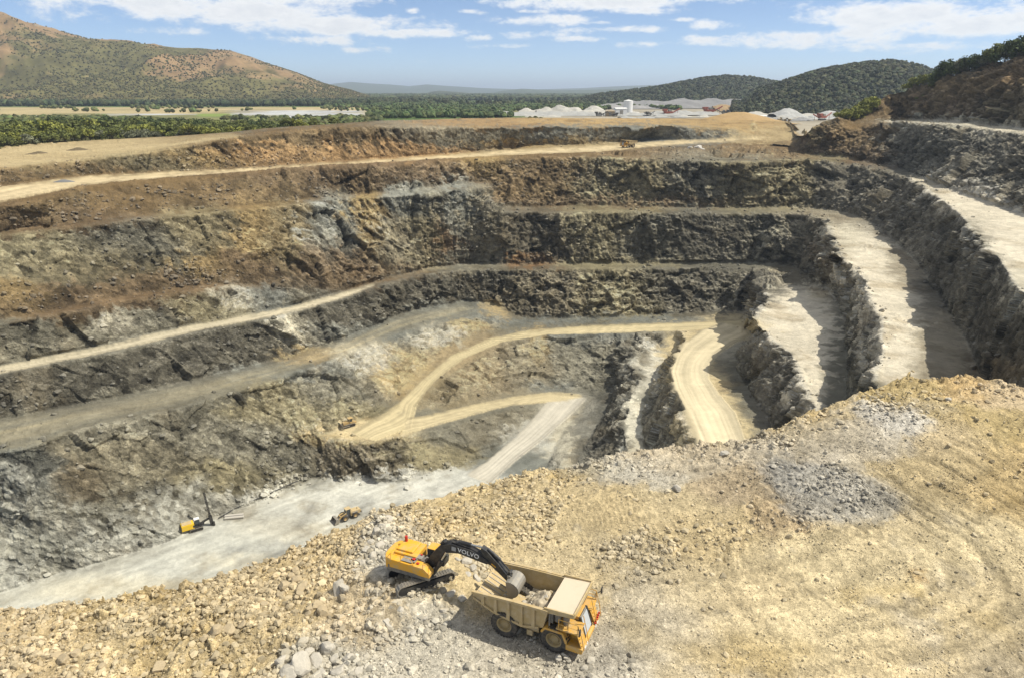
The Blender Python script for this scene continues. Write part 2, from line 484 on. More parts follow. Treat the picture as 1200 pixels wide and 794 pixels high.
T_EDGE = [(-160, 184, 32), (0, 172, 31.5), (100, 165, 30.5), (200, 160, 28), (270, 155, 25), (330, 149, 22.5), (380, 146, 21), (440, 142, 20.5),
          (540, 139, 23), (600, 138, 25), (700, 139, 26), (800, 139, 27), (880, 140, 28), (925, 143, 29), (935, 150, 31), (940, 158, 34), (945, 157.5, yv(490)), (952, 151, yv(492)), (963, 144, yv(495)), (975, 140, yv(498)), (1001, 139, yv(505)), (1019, 130, yv(512)), (1037, 114, yv(520)), (1060, 109, yv(515)), (1090, 101, yv(495)), (1130, 88, yv(470)),
          (1165, 76, yv(450)), (1200, 65, yv(430)), (1280, 45, yv(390)), (1360, 25, yv(350))]
LINES = [
    T_EDGE,
    # terrace and low wall behind the rim road
    [(-160, 214, 34), (0, 197, 33.3), (100, 187, 32.4), (180, 177, 29.5), (240, 167, 26), (285, 160, 24)],
    [(285, 160, 24), (360, 152, 21.5), (440, 148, 20.7), (480, 149, 21.5), (600, 150, 24.7), (700, 149, 26.3), (790, 148, 28), (850, 151, 30.5), (905, 155, 34.5), (930, 161.5, 37)],
    [(540, 144, 23), (600, 144, 25), (700, 144, 26), (800, 143, 27.3), (880, 147, 29)],
    # rim road, far edge and pit-side edge
    [(-160, 236, 40), (0, 218, 40), (100, 206, 40), (250, 199, 40), (400, 190, 40), (520, 182, 40), (600, 175, 40), (690, 171, 40), (760, 165, 40), (860, 166, 40), (928, 171, 40.5)],
    [(-160, 258, 40), (0, 237, 40), (40, 232, 40), (100, 217, 40), (200, 208, 40), (350, 196, 40), (500, 188, 40), (600, 181, 40), (700, 178, 40), (780, 172, 40), (860, 172, 40)],
    # crest of the upper wall, carried on as the crest below the third right bench
    [(-160, 262, 40.3), (0, 241, 40.3), (45, 236, 40.3), (100, 222, 40.3), (200, 212, 40.3), (350, 199, 40.3), (500, 191, 40.3), (600, 186, 40.5), (700, 184, 40.5), (800, 188, 41), (870, 190, 41), (945, 188, 42),
     (1000, 193, 43), (1050, 203, 44), (1075, 213, 44), (1120, 246, 44), (1160, 290, 44), (1200, 345, 44), (1240, 400, 44), (1300, 500, 44), (1360, 620, 44)],
    # first bench: toe of the upper wall and crest of the next
    [(-160, 290, 50), (0, 271, 50), (60, 264, 50.5), (120, 258, 51), (250, 245, 52.5), (330, 238, 54.5), (400, 229, 55), (480, 224, 53.5), (545, 216, 52.5), (572, 213, 53)],
    [(-160, 295, 50.3), (0, 275, 50.3), (60, 268, 50.8), (120, 262, 51.3), (250, 249, 53), (330, 242, 55), (400, 233, 55.5), (480, 228, 54), (545, 221, 53), (570, 218, 53.5)],
    [(588, 243, 66), (610, 244, 68), (700, 242, 68.5), (800, 244, 68.5), (880, 244, 68.5), (930, 243, 67)],
    [(586, 249, 66.5), (610, 250, 68.5), (700, 249, 69), (800, 250, 69), (880, 250, 69), (937, 250, 67.5)],
    # big right wall toe, second right bench
    [(930, 243, 67), (960, 245, 66.5), (1000, 252, 66), (1028, 264, 66), (1050, 283, 66), (1074, 308, 66), (1100, 344, 66), (1128, 390, 66), (1150, 438, 66), (1175, 520, 66), (1205, 640, 66), (1230, 760, 66)],
    [(937, 250, 67.5), (967, 257, 66.5), (988, 270, 66), (992, 281, 66), (985, 300, 66), (1000, 315, 66), (1014, 328, 66), (1022, 354, 66), (1036, 380, 66), (1035, 414, 66), (1028, 448, 66), (1035, 520, 66), (1045, 620, 66), (1050, 760, 66)],
    # first right bench
    [(948, 333, 87), (972, 340, 85.5), (988, 366, 84), (995, 397, 84), (997, 430, 84), (995, 470, 84), (1000, 560, 84), (1005, 660, 84), (1005, 760, 84)],
    [(938, 335, 87.5), (918, 345, 87), (900, 356, 86), (889, 370, 85.5), (884, 382, 85), (903, 397, 85), (933, 418, 85), (943, 448, 85), (956, 480, 85), (968, 560, 85), (975, 660, 85), (975, 760, 85)],
    # cliff foot on the left, haul bench
    [(-160, 398, 75), (0, 375, 76), (67, 364, 77), (120, 352, 78), (183, 341, 79.5), (250, 333, 82), (300, 335, 86), (345, 345, 91)],
    [(-160, 403, 75.3), (0, 380, 76.3), (67, 369, 77.3), (120, 357, 78.5), (183, 346, 80), (250, 338, 82.5), (300, 340, 87)],
    [(-160, 452, 89), (0, 428, 90), (110, 407, 91), (167, 393, 92), (233, 379, 93), (310, 365, 94), (350, 356, 95), (400, 342, 95), (440, 330, 95), (500, 314, 96), (560, 309, 96.5), (600, 310, 97), (700, 309, 97), (800, 309, 97), (880, 308, 96), (925, 310, 94), (945, 320, 91)],
    [(-160, 464, 89.3), (0, 438, 90.3), (133, 412, 91.3), (233, 388, 93.3), (317, 373, 94.3), (400, 351, 95.3), (435, 338, 95.3), (490, 323, 96.5), (550, 316, 97), (600, 316, 97.5), (700, 315, 97.5), (800, 315, 97.5), (880, 314, 96.5), (920, 318, 94.5), (938, 330, 91)],
    # dark wall foot / grey shelf
    [(-160, 520, 102), (0, 492, 103), (60, 479, 104), (140, 465, 105), (233, 443, 107.5), (327, 420, 109.5), (400, 397, 110), (467, 368, 112.5), (540, 353, 113.5), (580, 355, 115), (610, 372, 119.5), (700, 373, 118), (800, 368, 117.5), (880, 363, 112.5)],
    [(-160, 565, 103), (0, 530, 104), (30, 525, 104.3), (100, 500, 105.3), (200, 480, 107.5), (300, 452, 110.5), (400, 418, 112), (450, 396, 114), (527, 372, 115.5), (572, 365, 116.5)],
    # main haul road
    [(880, 371, 112.5), (800, 375, 116.8), (700, 379, 119.3), (620, 384, 120.9), (560, 398, 122.5), (515, 420, 124.5), (480, 450, 126.5), (455, 475, 128), (425, 490, 128.6), (385, 507, 129)],
    [(850, 384, 113.5), (760, 389, 118.3), (700, 391, 119.5), (640, 392, 120.4), (590, 400, 122), (540, 420, 124), (505, 448, 126.3), (487, 473, 128), (484, 487, 128.8)],
    [(850, 384, 113.5), (803, 402, 111.5), (792, 417, 109.5), (785, 440, 107), (803, 480, 102.5), (818, 520, 99.5), (830, 600, 98), (840, 760, 97.5)],
    [(880, 393, 111.5), (842, 415, 108.5), (831, 436, 106), (852, 470, 101.5), (884, 515, 98.5), (910, 600, 97), (940, 760, 97)],
    [(884, 391, 111.2), (866, 404, 108.8), (861, 425, 106.2), (878, 455, 102.3), (903, 490, 99.5), (932, 560, 97.5), (950, 660, 97), (955, 760, 97)],
    # inner haul road
    [(484, 487, 128.8), (540, 476, 130.6), (600, 464, 133), (650, 458, 135), (690, 462, 136)],
    [(390, 512, 128.2), (430, 520, 128.5), (478, 508, 129.3), (530, 493, 130.8), (595, 476, 133.5), (634, 472, 135), (642, 478, 136)],
    [(642, 478, 136), (617, 498, 137.3), (573, 537, 139.3), (540, 552, 140), (500, 562, 140), (470, 566, 140), (400, 563, 140)],
    # benches left of the road spur
    [(775, 404, 121), (757, 433, 122), (738, 467, 123), (728, 506, 123), (736, 535, 121.5), (740, 620, 121.5), (745, 760, 121.5)],
    [(796, 406, 120), (778, 433, 121.2), (762, 462, 122.2), (751, 495, 122.4), (762, 528, 121.2), (768, 620, 121.2), (773, 760, 121)],
    [(726, 458, 133.5), (702, 500, 135.5), (676, 540, 135.5), (660, 620, 135.5), (650, 760, 135)],
    [(712, 460, 134.5), (684, 500, 136), (656, 543, 136), (636, 620, 136), (624, 760, 135.5)],
    [(696, 465, 136.5), (664, 498, 138.5), (634, 550, 140), (605, 620, 140), (590, 760, 140)],
    # lower left wall: middle ledge and foot on the pit floor
    [(-160, 640, 120), (0, 600, 122), (50, 602, 123), (104, 593, 124), (180, 562, 124), (243, 537, 124.5), (342, 507, 126.5), (385, 511, 128)],
    [(-160, 750, 140), (0, 695, 140), (60, 674, 140), (130, 655, 140), (200, 634, 140), (250, 606, 140), (300, 590, 140), (340, 573, 140), (372, 558, 140), (400, 563, 140)],
    [(-160, 960, 140), (100, 960, 140), (300, 960, 140), (450, 960, 140), (580, 960, 140)],
    [(620, 960, 132), (650, 960, 131.8), (746, 960, 121.5), (770, 960, 121), (842, 960, 97), (950, 960, 96.5), (975, 960, 85), (1006, 960, 84), (1052, 960, 66), (1250, 960, 66), (1360, 960, 46)],
    # right hill: foot, bench and the slope above it
    [(930, 177, 41), (945, 181, 41), (1000, 187, 42.5), (1050, 196, 43.6), (1078, 207, 43.8), (1125, 227, 43.8), (1200, 252, 43.8), (1360, 310, 43.8)],
    [(952, 168, yv(486)), (970, 160, yv(486)), (985, 154, yv(487)), (1010, 149, yv(487)), (1053, 143, 19), (1090, 145, 18.2), (1121, 147, 17.8), (1160, 151, 18), (1200, 157, 18.5), (1360, 185, 20)],
    [(1053, 140, 18.8), (1090, 141, 17.8), (1121, 143, 17.4), (1160, 146, 17.4), (1200, 152, 17.8), (1360, 178, 19)],
    [(1075, 128, yv(487)), (1121, 117, yv(452)), (1160, 108, yv(415)), (1200, 98, yv(385)), (1360, 80, yv(310))],
]
iv = survey(LINES)
bad = np.isnan(iv)
for _ in range(400):            # carry the survey outwards past its edges
    if not bad.any():
        break
    f = np.nan_to_num(iv); okm = (~bad).astype(float)
    s = np.zeros_like(f); c = np.zeros_like(f)
    for ax, d in ((0, 1), (0, -1), (1, 1), (1, -1)):
        s += np.roll(f * okm, d, ax); c += np.roll(okm, d, ax)
    nw = bad & (c > 0)
    iv[nw] = s[nw] / c[nw]
    bad = np.isnan(iv)
iv = blur(iv, 1, 1)

STEP = 1.05
cols = np.arange(X0, X1S + .1, STEP)
top = np.interp(cols, [p[0] for p in T_EDGE], [p[1] for p in T_EDGE])
CREST = [(-160, 738, 42), (0, 718, 41), (60, 714, 40.6), (120, 703, 40.3), (180, 694, 40), (230, 686, 40), (280, 668, 40), (330, 650, 40), (400, 622, 39.5), (440, 607, 39.5), (480, 595, 39.3), (560, 571, 38.8),
         (640, 551, 38), (690, 543, 37.2), (735, 532, 36.5), (790, 524, 36), (840, 519, 35.5), (880, 514, 35), (910, 503, 34), (935, 491, 33.2), (960, 480, 32.5), (1010, 462, 31.2), (1045, 446, 30.4), (1066, 440, 30), (1085, 447, 30.2), (1105, 446, 30), (1130, 439, 29.3), (1160, 447, 29.6), (1200, 455, 29.8), (1280, 462, 30), (1360, 475, 30)]
bot = np.minimum(np.interp(cols, [p[0] for p in CREST], [p[1] for p in CREST]) + 95, 950)
NR = 540
v = np.linspace(0, 1, NR)[:, None]
v = v ** 0.97
PXg = np.broadcast_to(cols[None, :], (NR, len(cols)))
PYg = top[None, :] + (bot - top)[None, :] * v
ivg = sample(iv, PXg, PYg)
dx, dy, dz = pdir(PXg, PYg)
pit = np.stack([dx / ivg, dy / ivg, CAMZ + dz / ivg], -1)

# roads (edges as surveyed); s runs across the road
roads = {}
def road(name, upper, lower):
    m = np.zeros((HS, WS)); s = np.zeros((HS, WS))
    strip(m, s, upper, lower)
    roads[name] = (sample(m, PXg, PYg), sample(s, PXg, PYg), sample(blur(m, 2, 2), PXg, PYg))

road('rim_road', [(-160, 236), (0, 219), (100, 207), (250, 199.5), (400, 190.5), (520, 182.5), (600, 176), (700, 171.5), (760, 167), (830, 163), (880, 161), (922, 160)],
     [(-160, 258), (0, 237), (100, 216.5), (250, 204.5), (400, 194), (520, 187), (600, 182), (700, 178.5), (760, 172), (830, 167), (880, 164), (922, 160.6)])
road('bench_road', [(-160, 453), (0, 429), (110, 408), (167, 394), (233, 380), (310, 366), (350, 357), (400, 344), (440, 332)],
     [(-160, 463), (0, 437), (110, 416), (180, 400), (240, 385.5), (317, 371.5), (355, 362), (403, 349), (438, 336)])
road('main_road', [(880, 374), (840, 376.5), (800, 378), (740, 380), (700, 381.5), (620, 387), (570, 398), (528, 417), (494, 446), (466, 473), (440, 490), (410, 507)],
     [(868, 384), (835, 386), (800, 388), (750, 389.5), (700, 391), (640, 393), (590, 401), (545, 420), (508, 448), (489, 474), (482, 500), (440, 516)])
road('spur_road', [(846, 378), (822, 388), (803, 402), (792, 417), (786, 436), (790, 456), (802, 480), (814, 512), (826, 600)],
     [(884, 384), (880, 394), (861, 402), (843, 414), (831, 428), (831, 443), (842, 460), (862, 483), (887, 514)][:8] + [(905, 600)])
road('inner_road', [(478, 489), (500, 487), (540, 477), (600, 465), (650, 459), (690, 463)],
     [(470, 509), (490, 504), (535, 491), (597, 475), (636, 471), (655, 474)])
road('ramp_road', [(640, 472), (622, 494), (600, 515), (570, 541), (545, 556)],
     [(690, 464), (664, 490), (640, 512), (606, 538), (575, 566)])
rmask = np.zeros(PXg.shape); rsoft = np.zeros(PXg.shape)
for k, (m, s, sf) in roads.items():
    rmask = np.maximum(rmask, m)
    rsoft = np.maximum(rsoft, sf)
shelf_m = np.zeros((HS, WS)); shelf_s = np.zeros((HS, WS))
strip(shelf_m, shelf_s, [(-160, 524), (0, 495), (60, 482), (140, 468), (233, 446), (327, 423), (400, 400), (467, 371), (540, 356)], [(-160, 560), (0, 528), (50, 518), (120, 495), (200, 478), (300, 450), (400, 416), (470, 388), (560, 364)])
shelf_soft, shelf_s = sample(blur(shelf_m, 2, 2), PXg, PYg), sample(shelf_s, PXg, PYg)
upper_left_terrace = sample(blur(poly_mask([(-160, 185), (0, 173), (100, 166), (200, 161), (270, 156), (285, 160), (240, 167), (180, 177), (100, 187), (0, 197), (-160, 214)]), 1, 2), PXg, PYg)

nrm = grid_normals(pit)
slope = np.degrees(np.arccos(np.clip(nrm[..., 2], -1, 1)))
rock = blur(ss(slope, 20, 36), 2, 2) * (1 - rsoft)
flat = 1 - ss(slope, 8, 26)
xx, yy, zz = pit[..., 0], pit[..., 1], pit[..., 2]
force = sample(blur(poly_mask([(585, 318), (930, 318), (885, 361), (800, 366), (610, 371), (590, 350)]), 2, 1), PXg, PYg)
rock = np.maximum(rock, force * (1 - rsoft))
force = sample(blur(poly_mask([(690, 179), (780, 175), (860, 171), (938, 176), (945, 186), (800, 186), (700, 183)]), 2, 1), PXg, PYg)
rock = np.maximum(rock, .5 * force * (1 - rsoft))
carved = sample(blur(np.maximum.reduce([poly_mask([(590, 404), (640, 396), (700, 394), (775, 393), (770, 410), (745, 425), (724, 455), (690, 456), (640, 454), (600, 458), (540, 470), (500, 478), (508, 455), (545, 428)]),
    .8 * poly_mask([(430, 412), (470, 392), (570, 368), (600, 376), (545, 398), (505, 420), (470, 450), (440, 478), (400, 498), (380, 470)]),
    .7 * poly_mask([(480, 512), (530, 497), (595, 480), (636, 478), (570, 534), (500, 558), (440, 562)])]), 3, 1), PXg, PYg)
rock = np.maximum(rock, .68 * carved * (1 - rsoft))
hn = nrm.copy()
hn[..., 2] *= 0.45
for a in range(3):
    hn[..., a] = blur(hn[..., a], 4, 2)
hn /= np.linalg.norm(hn, axis=-1, keepdims=True) + 1e-9
near_k = np.clip(pit[..., 1] / 260.0, 0.6, 1.6)

# strata dip down to the right on the left walls; joints stand steep elsewhere
sx = xx * 0.8 + yy * 0.35; sy = yy * 0.8 - xx * 0.3
tilt = .06 + .42 * (1 - ss(xx, -110, -30))
bedz = zz + xx * tilt
wob = fbm(xx, yy, zz, 14, 3, 0.5, 5) * 3.0
f0, c0, e0 = facets(sx * .9 + wob, sy * .9, zz * .55, 17.0, 7)
f1, c1, e1 = facets(sx * .9 + wob, sy * .9, zz * 0.75 + xx * tilt * .6, 7.5, 11)
f2, c2, e2 = facets(sx * 0.8 + wob * .3, sy * .8, bedz * 1.1, 3.1, 23)
f3, c3, e3 = facets(xx * .85, yy * 0.85, bedz * 1.1, 1.45, 37)
bed = fbm(xx * .12, yy * .12, bedz + wob * .3, 1.7, 4, .6, 43)
joint = fbm(sx + wob * .3, sy, zz * .13, 3.6, 4, .6, 47, ridged=True)
joint2 = fbm(xx + wob * .15, yy, zz * .06, 1.5, 3, .6, 49, ridged=True)
back_k = ss(xx, -135, -70)
big = fbm(xx, yy, zz * 0.5, 34, 4, 0.5, 3)
rid = fbm(xx, yy, zz * 0.45, 11, 4, 0.55, 9, ridged=True)
fin = fbm(xx, yy, zz, 2.2, 3, 0.6, 15)
jag = 0.22 + 1.15 * ss(fbm(xx, yy, zz, 30, 3, 0.5, 41), -0.3, 0.45)      # some faces are talus, others bare rock
# named patches of smooth talus (rubble fans): less relief there
talus = sample(blur(np.maximum.reduce([
    poly_mask([(590, 402), (545, 425), (510, 455), (495, 480), (540, 472), (600, 460), (640, 455), (690, 455), (700, 398)]),
    poly_mask([(0, 270), (250, 246), (400, 232), (400, 200), (200, 213), (0, 242)]),
    poly_mask([(-160, 330), (0, 318), (110, 310), (240, 300), (330, 300), (340, 340), (250, 334), (100, 356), (0, 376), (-160, 400)]),
    poly_mask([(0, 620), (110, 600), (240, 545), (370, 520), (400, 555), (300, 588), (200, 632), (60, 672), (0, 690)]),
    poly_mask([(0, 198), (280, 162), (700, 152), (860, 152), (860, 166), (600, 174), (250, 198), (0, 217)]),
    poly_mask([(480, 510), (595, 478), (640, 478), (570, 536), (480, 560)]),
    ]), 5, 2), PXg, PYg)
talus = talus * (1 - .75 * carved)
tal = 1 - 0.78 * talus
crack = np.clip(0.22 - e1, 0, 1) / 0.22
disp = rock * tal * (1.3 * big + 1.9 * f0 + 1.15 * f1 * jag + 0.50 * f2 * jag + 0.26 * f3 + .25 * rid * jag + .26 * bed + (.45 + .75 * back_k) * joint + .30 * back_k * joint2) * near_k
disp = disp + rock * talus * (0.15 * f2 + 0.22 * f3 + 0.4 * big + .2 * bed)
disp = disp + 0.25 * fin * (rock + 0.25) * (1 - rsoft)
pit2 = pit + hn * disp[..., None]
# gravel lumps on the flats
lump = (np.maximum(f3, 0) * 0.5 + np.maximum(f2, 0.1) * 0.25) * (1 - rock) * (1 - rsoft) * ss(fbm(xx, yy, zz, 18, 3, .5, 61), -0.1, 0.6)
pit2[..., 2] += lump * (zz > 3) + 0.12 * big * (1 - rsoft)
# wheel ruts along the roads
for k, (m, s, sf) in roads.items():
    pit2[..., 2] -= 0.18 * m * np.sin(s * 3.1416) ** 2
    edge = np.exp(-((s - 0.03) / 0.06) ** 2) + np.exp(-((s - 0.97) / 0.06) ** 2)
    pit2[..., 2] += 0.35 * m * edge * (0.6 + 0.6 * fin)
# safety berms: low windrows on the outer edge of the rim road and the main road
def windrow(line, h, wdt):
    m = np.zeros((HS, WS))
    for a, b in zip(line[:-1], line[1:]):
        n = int(max(abs(b[0] - a[0]), abs(b[1] - a[1]))) + 1
        for i in range(n):
            x, y = a[0] + (b[0] - a[0]) * i / n, a[1] + (b[1] - a[1]) * i / n
            m[int(round(y)) - Y0S, int(round(x)) - X0] = 1
    return sample(np.clip(blur(m, wdt, 2) * (2 * wdt + 1), 0, 1), PXg, PYg) * h
bump_ = windrow([(45, 236), (100, 221), (200, 211), (350, 198.5), (500, 190), (600, 184), (700, 181)], 1.6, 1) * (0.6 + 0.8 * np.abs(fin) + 0.5 * big)
pit2[..., 2] += bump_
bump_ = windrow([(870, 386), (760, 391), (700, 393), (640, 395), (590, 403), (542, 423), (507, 451), (488, 476)], 0.8, 1)
pit2[..., 2] += bump_

# ---- colours of the pit
BR = (.150, .100, .048); OC = (.27, .19, .085); GR = (.150, .142, .115); BG = (.145, .150, .140); DK = (.098, .092, .077)
TAN = (.34, .265, .15); PALE = (.43, .40, .33); RUST = (.21, .115, .05); ROADC = (.52, .43, .27); FLOORC = (.43, .43, .405); RB = (.135, .09, .05); OG = (.20, .175, .11)
seeds = [
    (0, 185, (160, 12), TAN), (150, 172, (80, 8), TAN), (240, 166, (60, 6), BR), (60, 205, (120, 10), BR), (160, 190, (60, 9), OG), (230, 185, (60, 9), OC), (330, 180, (90, 10), (.36, .22, .10)), (400, 160, (70, 10), BR),
    (450, 178, (60, 8), (.34, .21, .10)), (500, 155, (60, 8), (.22, .19, .14)), (560, 162, (60, 8), GR), (600, 168, (50, 5), OC), (700, 158, (90, 7), BG), (680, 166, (40, 6), TAN), (700, 141, (90, 4), (.36, .25, .12)), (560, 145, (60, 4), (.30, .2, .10)), (800, 158, (60, 7), BG), (850, 145, (50, 7), (.33, .23, .11)), (900, 158, (50, 8), TAN),
    (0, 255, (140, 14), RB), (120, 235, (120, 14), BR), (250, 225, (100, 14), BR), (400, 205, (120, 14), RB), (520, 200, (60, 10), RB), (640, 200, (50, 14), BR), (560, 195, (30, 10), OC),
    (720, 180, (80, 6), BR), (800, 182, (60, 6), (.17, .14, .095)), (900, 178, (60, 8), BR), (850, 185, (60, 5), GR),
    (60, 300, (80, 20), OG), (160, 285, (60, 22), GR), (120, 310, (90, 18), (.19, .16, .10)), (20, 345, (30, 14), OC), (230, 265, (40, 26), (.21, .175, .105)), (240, 310, (30, 18), OC), (200, 330, (90, 14), RB), (60, 350, (80, 14), RB), (270, 310, (40, 14), RB),
    (300, 265, (26, 26), OC), (330, 270, (26, 30), (.23, .18, .10)), (385, 275, (26, 36), (.225, .23, .21)), (430, 265, (22, 30), OC), (455, 290, (26, 30), (.25, .22, .16)), (500, 265, (24, 34), (.25, .215, .14)), (535, 250, (24, 34), (.225, .23, .21)), (480, 235, (26, 20), (.22, .222, .20)), (520, 275, (18, 20), RUST), (560, 265, (16, 36), (.24, .21, .15)), (580, 252, (4, 34), DK), (420, 320, (50, 12), RB),
    (640, 215, (40, 20), BR), (700, 215, (40, 22), OG), (760, 215, (36, 22), (.23, .19, .11)), (810, 215, (36, 22), GR), (870, 215, (40, 24), OG), (920, 215, (30, 24), (.22, .19, .12)), (740, 235, (120, 6), RB),
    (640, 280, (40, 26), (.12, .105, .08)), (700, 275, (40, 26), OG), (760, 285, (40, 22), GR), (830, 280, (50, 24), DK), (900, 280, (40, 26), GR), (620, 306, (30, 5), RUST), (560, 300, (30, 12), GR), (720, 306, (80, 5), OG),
    (60, 400, (80, 16), GR), (130, 380, (24, 12), PALE), (240, 360, (40, 12), OG), (270, 350, (24, 14), PALE), (190, 370, (26, 12), GR), (310, 350, (20, 12), BG), (390, 305, (40, 20), RB),
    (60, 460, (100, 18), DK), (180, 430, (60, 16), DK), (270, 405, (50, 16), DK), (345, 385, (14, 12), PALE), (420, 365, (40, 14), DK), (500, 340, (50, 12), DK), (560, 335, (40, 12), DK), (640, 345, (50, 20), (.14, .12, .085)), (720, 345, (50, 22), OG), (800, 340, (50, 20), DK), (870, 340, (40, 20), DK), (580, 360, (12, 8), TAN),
    (60, 505, (120, 14), GR), (200, 465, (90, 10), GR), (330, 435, (60, 8), BG), (450, 385, (60, 9), BG), (540, 360, (40, 6), BG), (700, 375, (200, 3), BG), (350, 415, (30, 6), TAN),
    (20, 560, (50, 26), BG), (150, 535, (60, 22), (.19, .17, .125)), (90, 560, (30, 18), (.13, .105, .07)), (240, 510, (70, 18), GR), (330, 475, (50, 20), OG), (430, 420, (26, 14), PALE), (510, 390, (26, 10), PALE), (470, 440, (30, 20), TAN), (400, 460, (50, 18), GR), (380, 480, (50, 12), OG), (540, 382, (20, 6), TAN),
    (150, 610, (60, 20), GR), (60, 640, (50, 24), BG), (20, 680, (50, 26), (.37, .36, .32)), (30, 640, (50, 24), (.32, .315, .28)), (110, 655, (50, 14), (.33, .32, .285)), (20, 590, (30, 26), (.25, .245, .22)), (90, 620, (34, 14), (.27, .26, .23)), (170, 640, (40, 10), (.31, .30, .27)), (260, 600, (40, 8), (.30, .29, .26)), (340, 568, (40, 8), (.30, .29, .255)), (280, 560, (60, 16), OG), (340, 545, (40, 12), GR), (420, 540, (50, 16), (.13, .11, .08)), (500, 535, (50, 14), OG), (560, 505, (50, 14), GR), (600, 490, (40, 8), GR),
    (560, 430, (40, 24), (.27, .215, .135)), (520, 455, (30, 16), (.235, .20, .135)), (610, 430, (40, 24), (.21, .185, .135)), (630, 412, (8, 18), TAN), (680, 425, (36, 18), GR), (700, 440, (30, 12), GR), (700, 400, (40, 6), BG), (640, 450, (30, 6), BG),
    (250, 640, (120, 30), FLOORC), (400, 590, (90, 20), (.49, .485, .455)), (500, 570, (60, 14), (.47, .465, .44)), (150, 690, (140, 14), (.52, .485, .40)), (290, 655, (60, 12), (.52, .48, .39)), (330, 620, (60, 14), (.44, .42, .37)), (600, 545, (40, 20), BG), (560, 560, (50, 12), (.42, .42, .40)), (620, 510, (30, 16), (.34, .335, .31)), (300, 700, (300, 40), FLOORC, .5),
    (385, 515, (30, 6), TAN), (430, 505, (40, 8), ROADC),
    (690, 500, (12, 40), (.26, .25, .22)), (660, 520, (14, 30), PALE), (745, 492, (9, 44), (.60, .57, .49), 2.0), (764, 440, (9, 26), (.56, .53, .46), 2.0), (712, 480, (16, 34), (.10, .097, .086)), (735, 440, (20, 16), (.13, .125, .11)), (690, 520, (14, 30), (.11, .106, .094)), (745, 405, (26, 8), (.19, .18, .155)), (762, 480, (10, 40), GR), (785, 480, (14, 40), (.30, .275, .22)), (700, 455, (16, 12), GR),  # darkest seeds paint the shade of the left-facing wall into its colour
    (850, 400, (20, 12), (.30, .28, .23)), (880, 450, (20, 30), GR), (800, 430, (20, 30), ROADC), (840, 500, (24, 40), ROADC), (860, 380, (40, 8), ROADC),
    (930, 380, (40, 30), (.56, .51, .43)), (950, 440, (16, 40), (.54, .49, .41)), (1020, 320, (26, 40), (.56, .51, .43)), (1050, 400, (26, 50), (.56, .51, .43)), (985, 285, (20, 16), (.5, .46, .38)), (960, 255, (36, 7), (.25, .22, .17)), (960, 345, (12, 8), (.5, .45, .36)), (1100, 410, (30, 40), (.26, .23, .18)), (1060, 310, (26, 20), (.26, .23, .18)),
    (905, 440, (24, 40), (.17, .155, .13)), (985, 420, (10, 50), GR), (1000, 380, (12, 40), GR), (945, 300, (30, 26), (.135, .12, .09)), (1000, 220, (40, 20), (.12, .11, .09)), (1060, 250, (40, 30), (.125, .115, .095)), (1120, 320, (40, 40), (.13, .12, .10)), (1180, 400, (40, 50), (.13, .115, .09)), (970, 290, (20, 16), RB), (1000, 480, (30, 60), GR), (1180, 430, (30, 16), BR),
    (1130, 230, (40, 18), (.54, .49, .41)), (1190, 280, (30, 26), (.56, .51, .43)), (1095, 212, (20, 6), (.52, .47, .38)), (1230, 350, (40, 60), (.5, .46, .38)),
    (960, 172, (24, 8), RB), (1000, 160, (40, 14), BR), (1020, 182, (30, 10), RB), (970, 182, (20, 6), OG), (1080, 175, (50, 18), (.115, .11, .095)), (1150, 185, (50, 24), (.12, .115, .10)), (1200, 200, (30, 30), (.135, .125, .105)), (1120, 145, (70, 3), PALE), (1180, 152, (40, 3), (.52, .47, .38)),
    (1050, 125, (30, 12), BR), (1110, 125, (50, 12), RB), (1170, 125, (40, 16), (.12, .09, .055)), (1140, 105, (40, 10), BR), (1190, 85, (30, 14), (.17, .11, .055)), (1180, 130, (20, 8), OG),
]
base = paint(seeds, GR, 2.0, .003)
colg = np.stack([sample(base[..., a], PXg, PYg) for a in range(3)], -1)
# warp the colours with the rock's own blocks so that no patch keeps a round edge
wx = fbm(xx, yy, zz, 16, 4, .6, 71) * 16; wy = fbm(xx, yy, zz, 16, 4, .6, 72) * 10
colw = np.stack([sample(base[..., a], PXg + wx + (c2 - .5) * 22 + (c1 - .5) * 14, PYg + wy + (c2 - .5) * 9 + (c3 - .5) * 6) for a in range(3)], -1)
rr = rock[..., None]
wx2 = fbm(xx, yy, zz, 3.5, 4, .65, 73) * 9; wy2 = fbm(xx, yy, zz, 3.5, 4, .65, 74) * 6
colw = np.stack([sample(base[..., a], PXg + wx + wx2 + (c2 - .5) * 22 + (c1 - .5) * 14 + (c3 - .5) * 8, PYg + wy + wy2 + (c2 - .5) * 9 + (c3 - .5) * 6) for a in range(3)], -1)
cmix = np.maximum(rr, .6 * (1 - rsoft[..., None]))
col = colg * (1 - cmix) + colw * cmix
meanrock = np.array((.158, .140, .108)) * (.8 + .4 * blur(col.mean(-1), 20, 1)[..., None] / .16)
col = col * (1 - .22 * rr) + meanrock * .22 * rr
mott = fbm(xx, yy, zz, 9, 4, .6, 81)
col = col * (1 + rr * (0.55 * (c1 - .5) + 0.75 * (c2 - .5) + 0.5 * (c3 - .5))[..., None])
ochre = ss(fbm(xx, yy, zz * .6, 20, 4, .6, 91), 0.05, 0.55) * rock
col = col * (1 - .28 * ochre[..., None]) + np.array((.24, .185, .11)) * (.28 * ochre[..., None])
dark = ss(fbm(xx, yy, zz * .5, 13, 4, .6, 95), 0.1, 0.6) * rock
col = col * (1 - .28 * dark[..., None])
col = col * (1 + .22 * mott[..., None] * (1 - rsoft[..., None]))
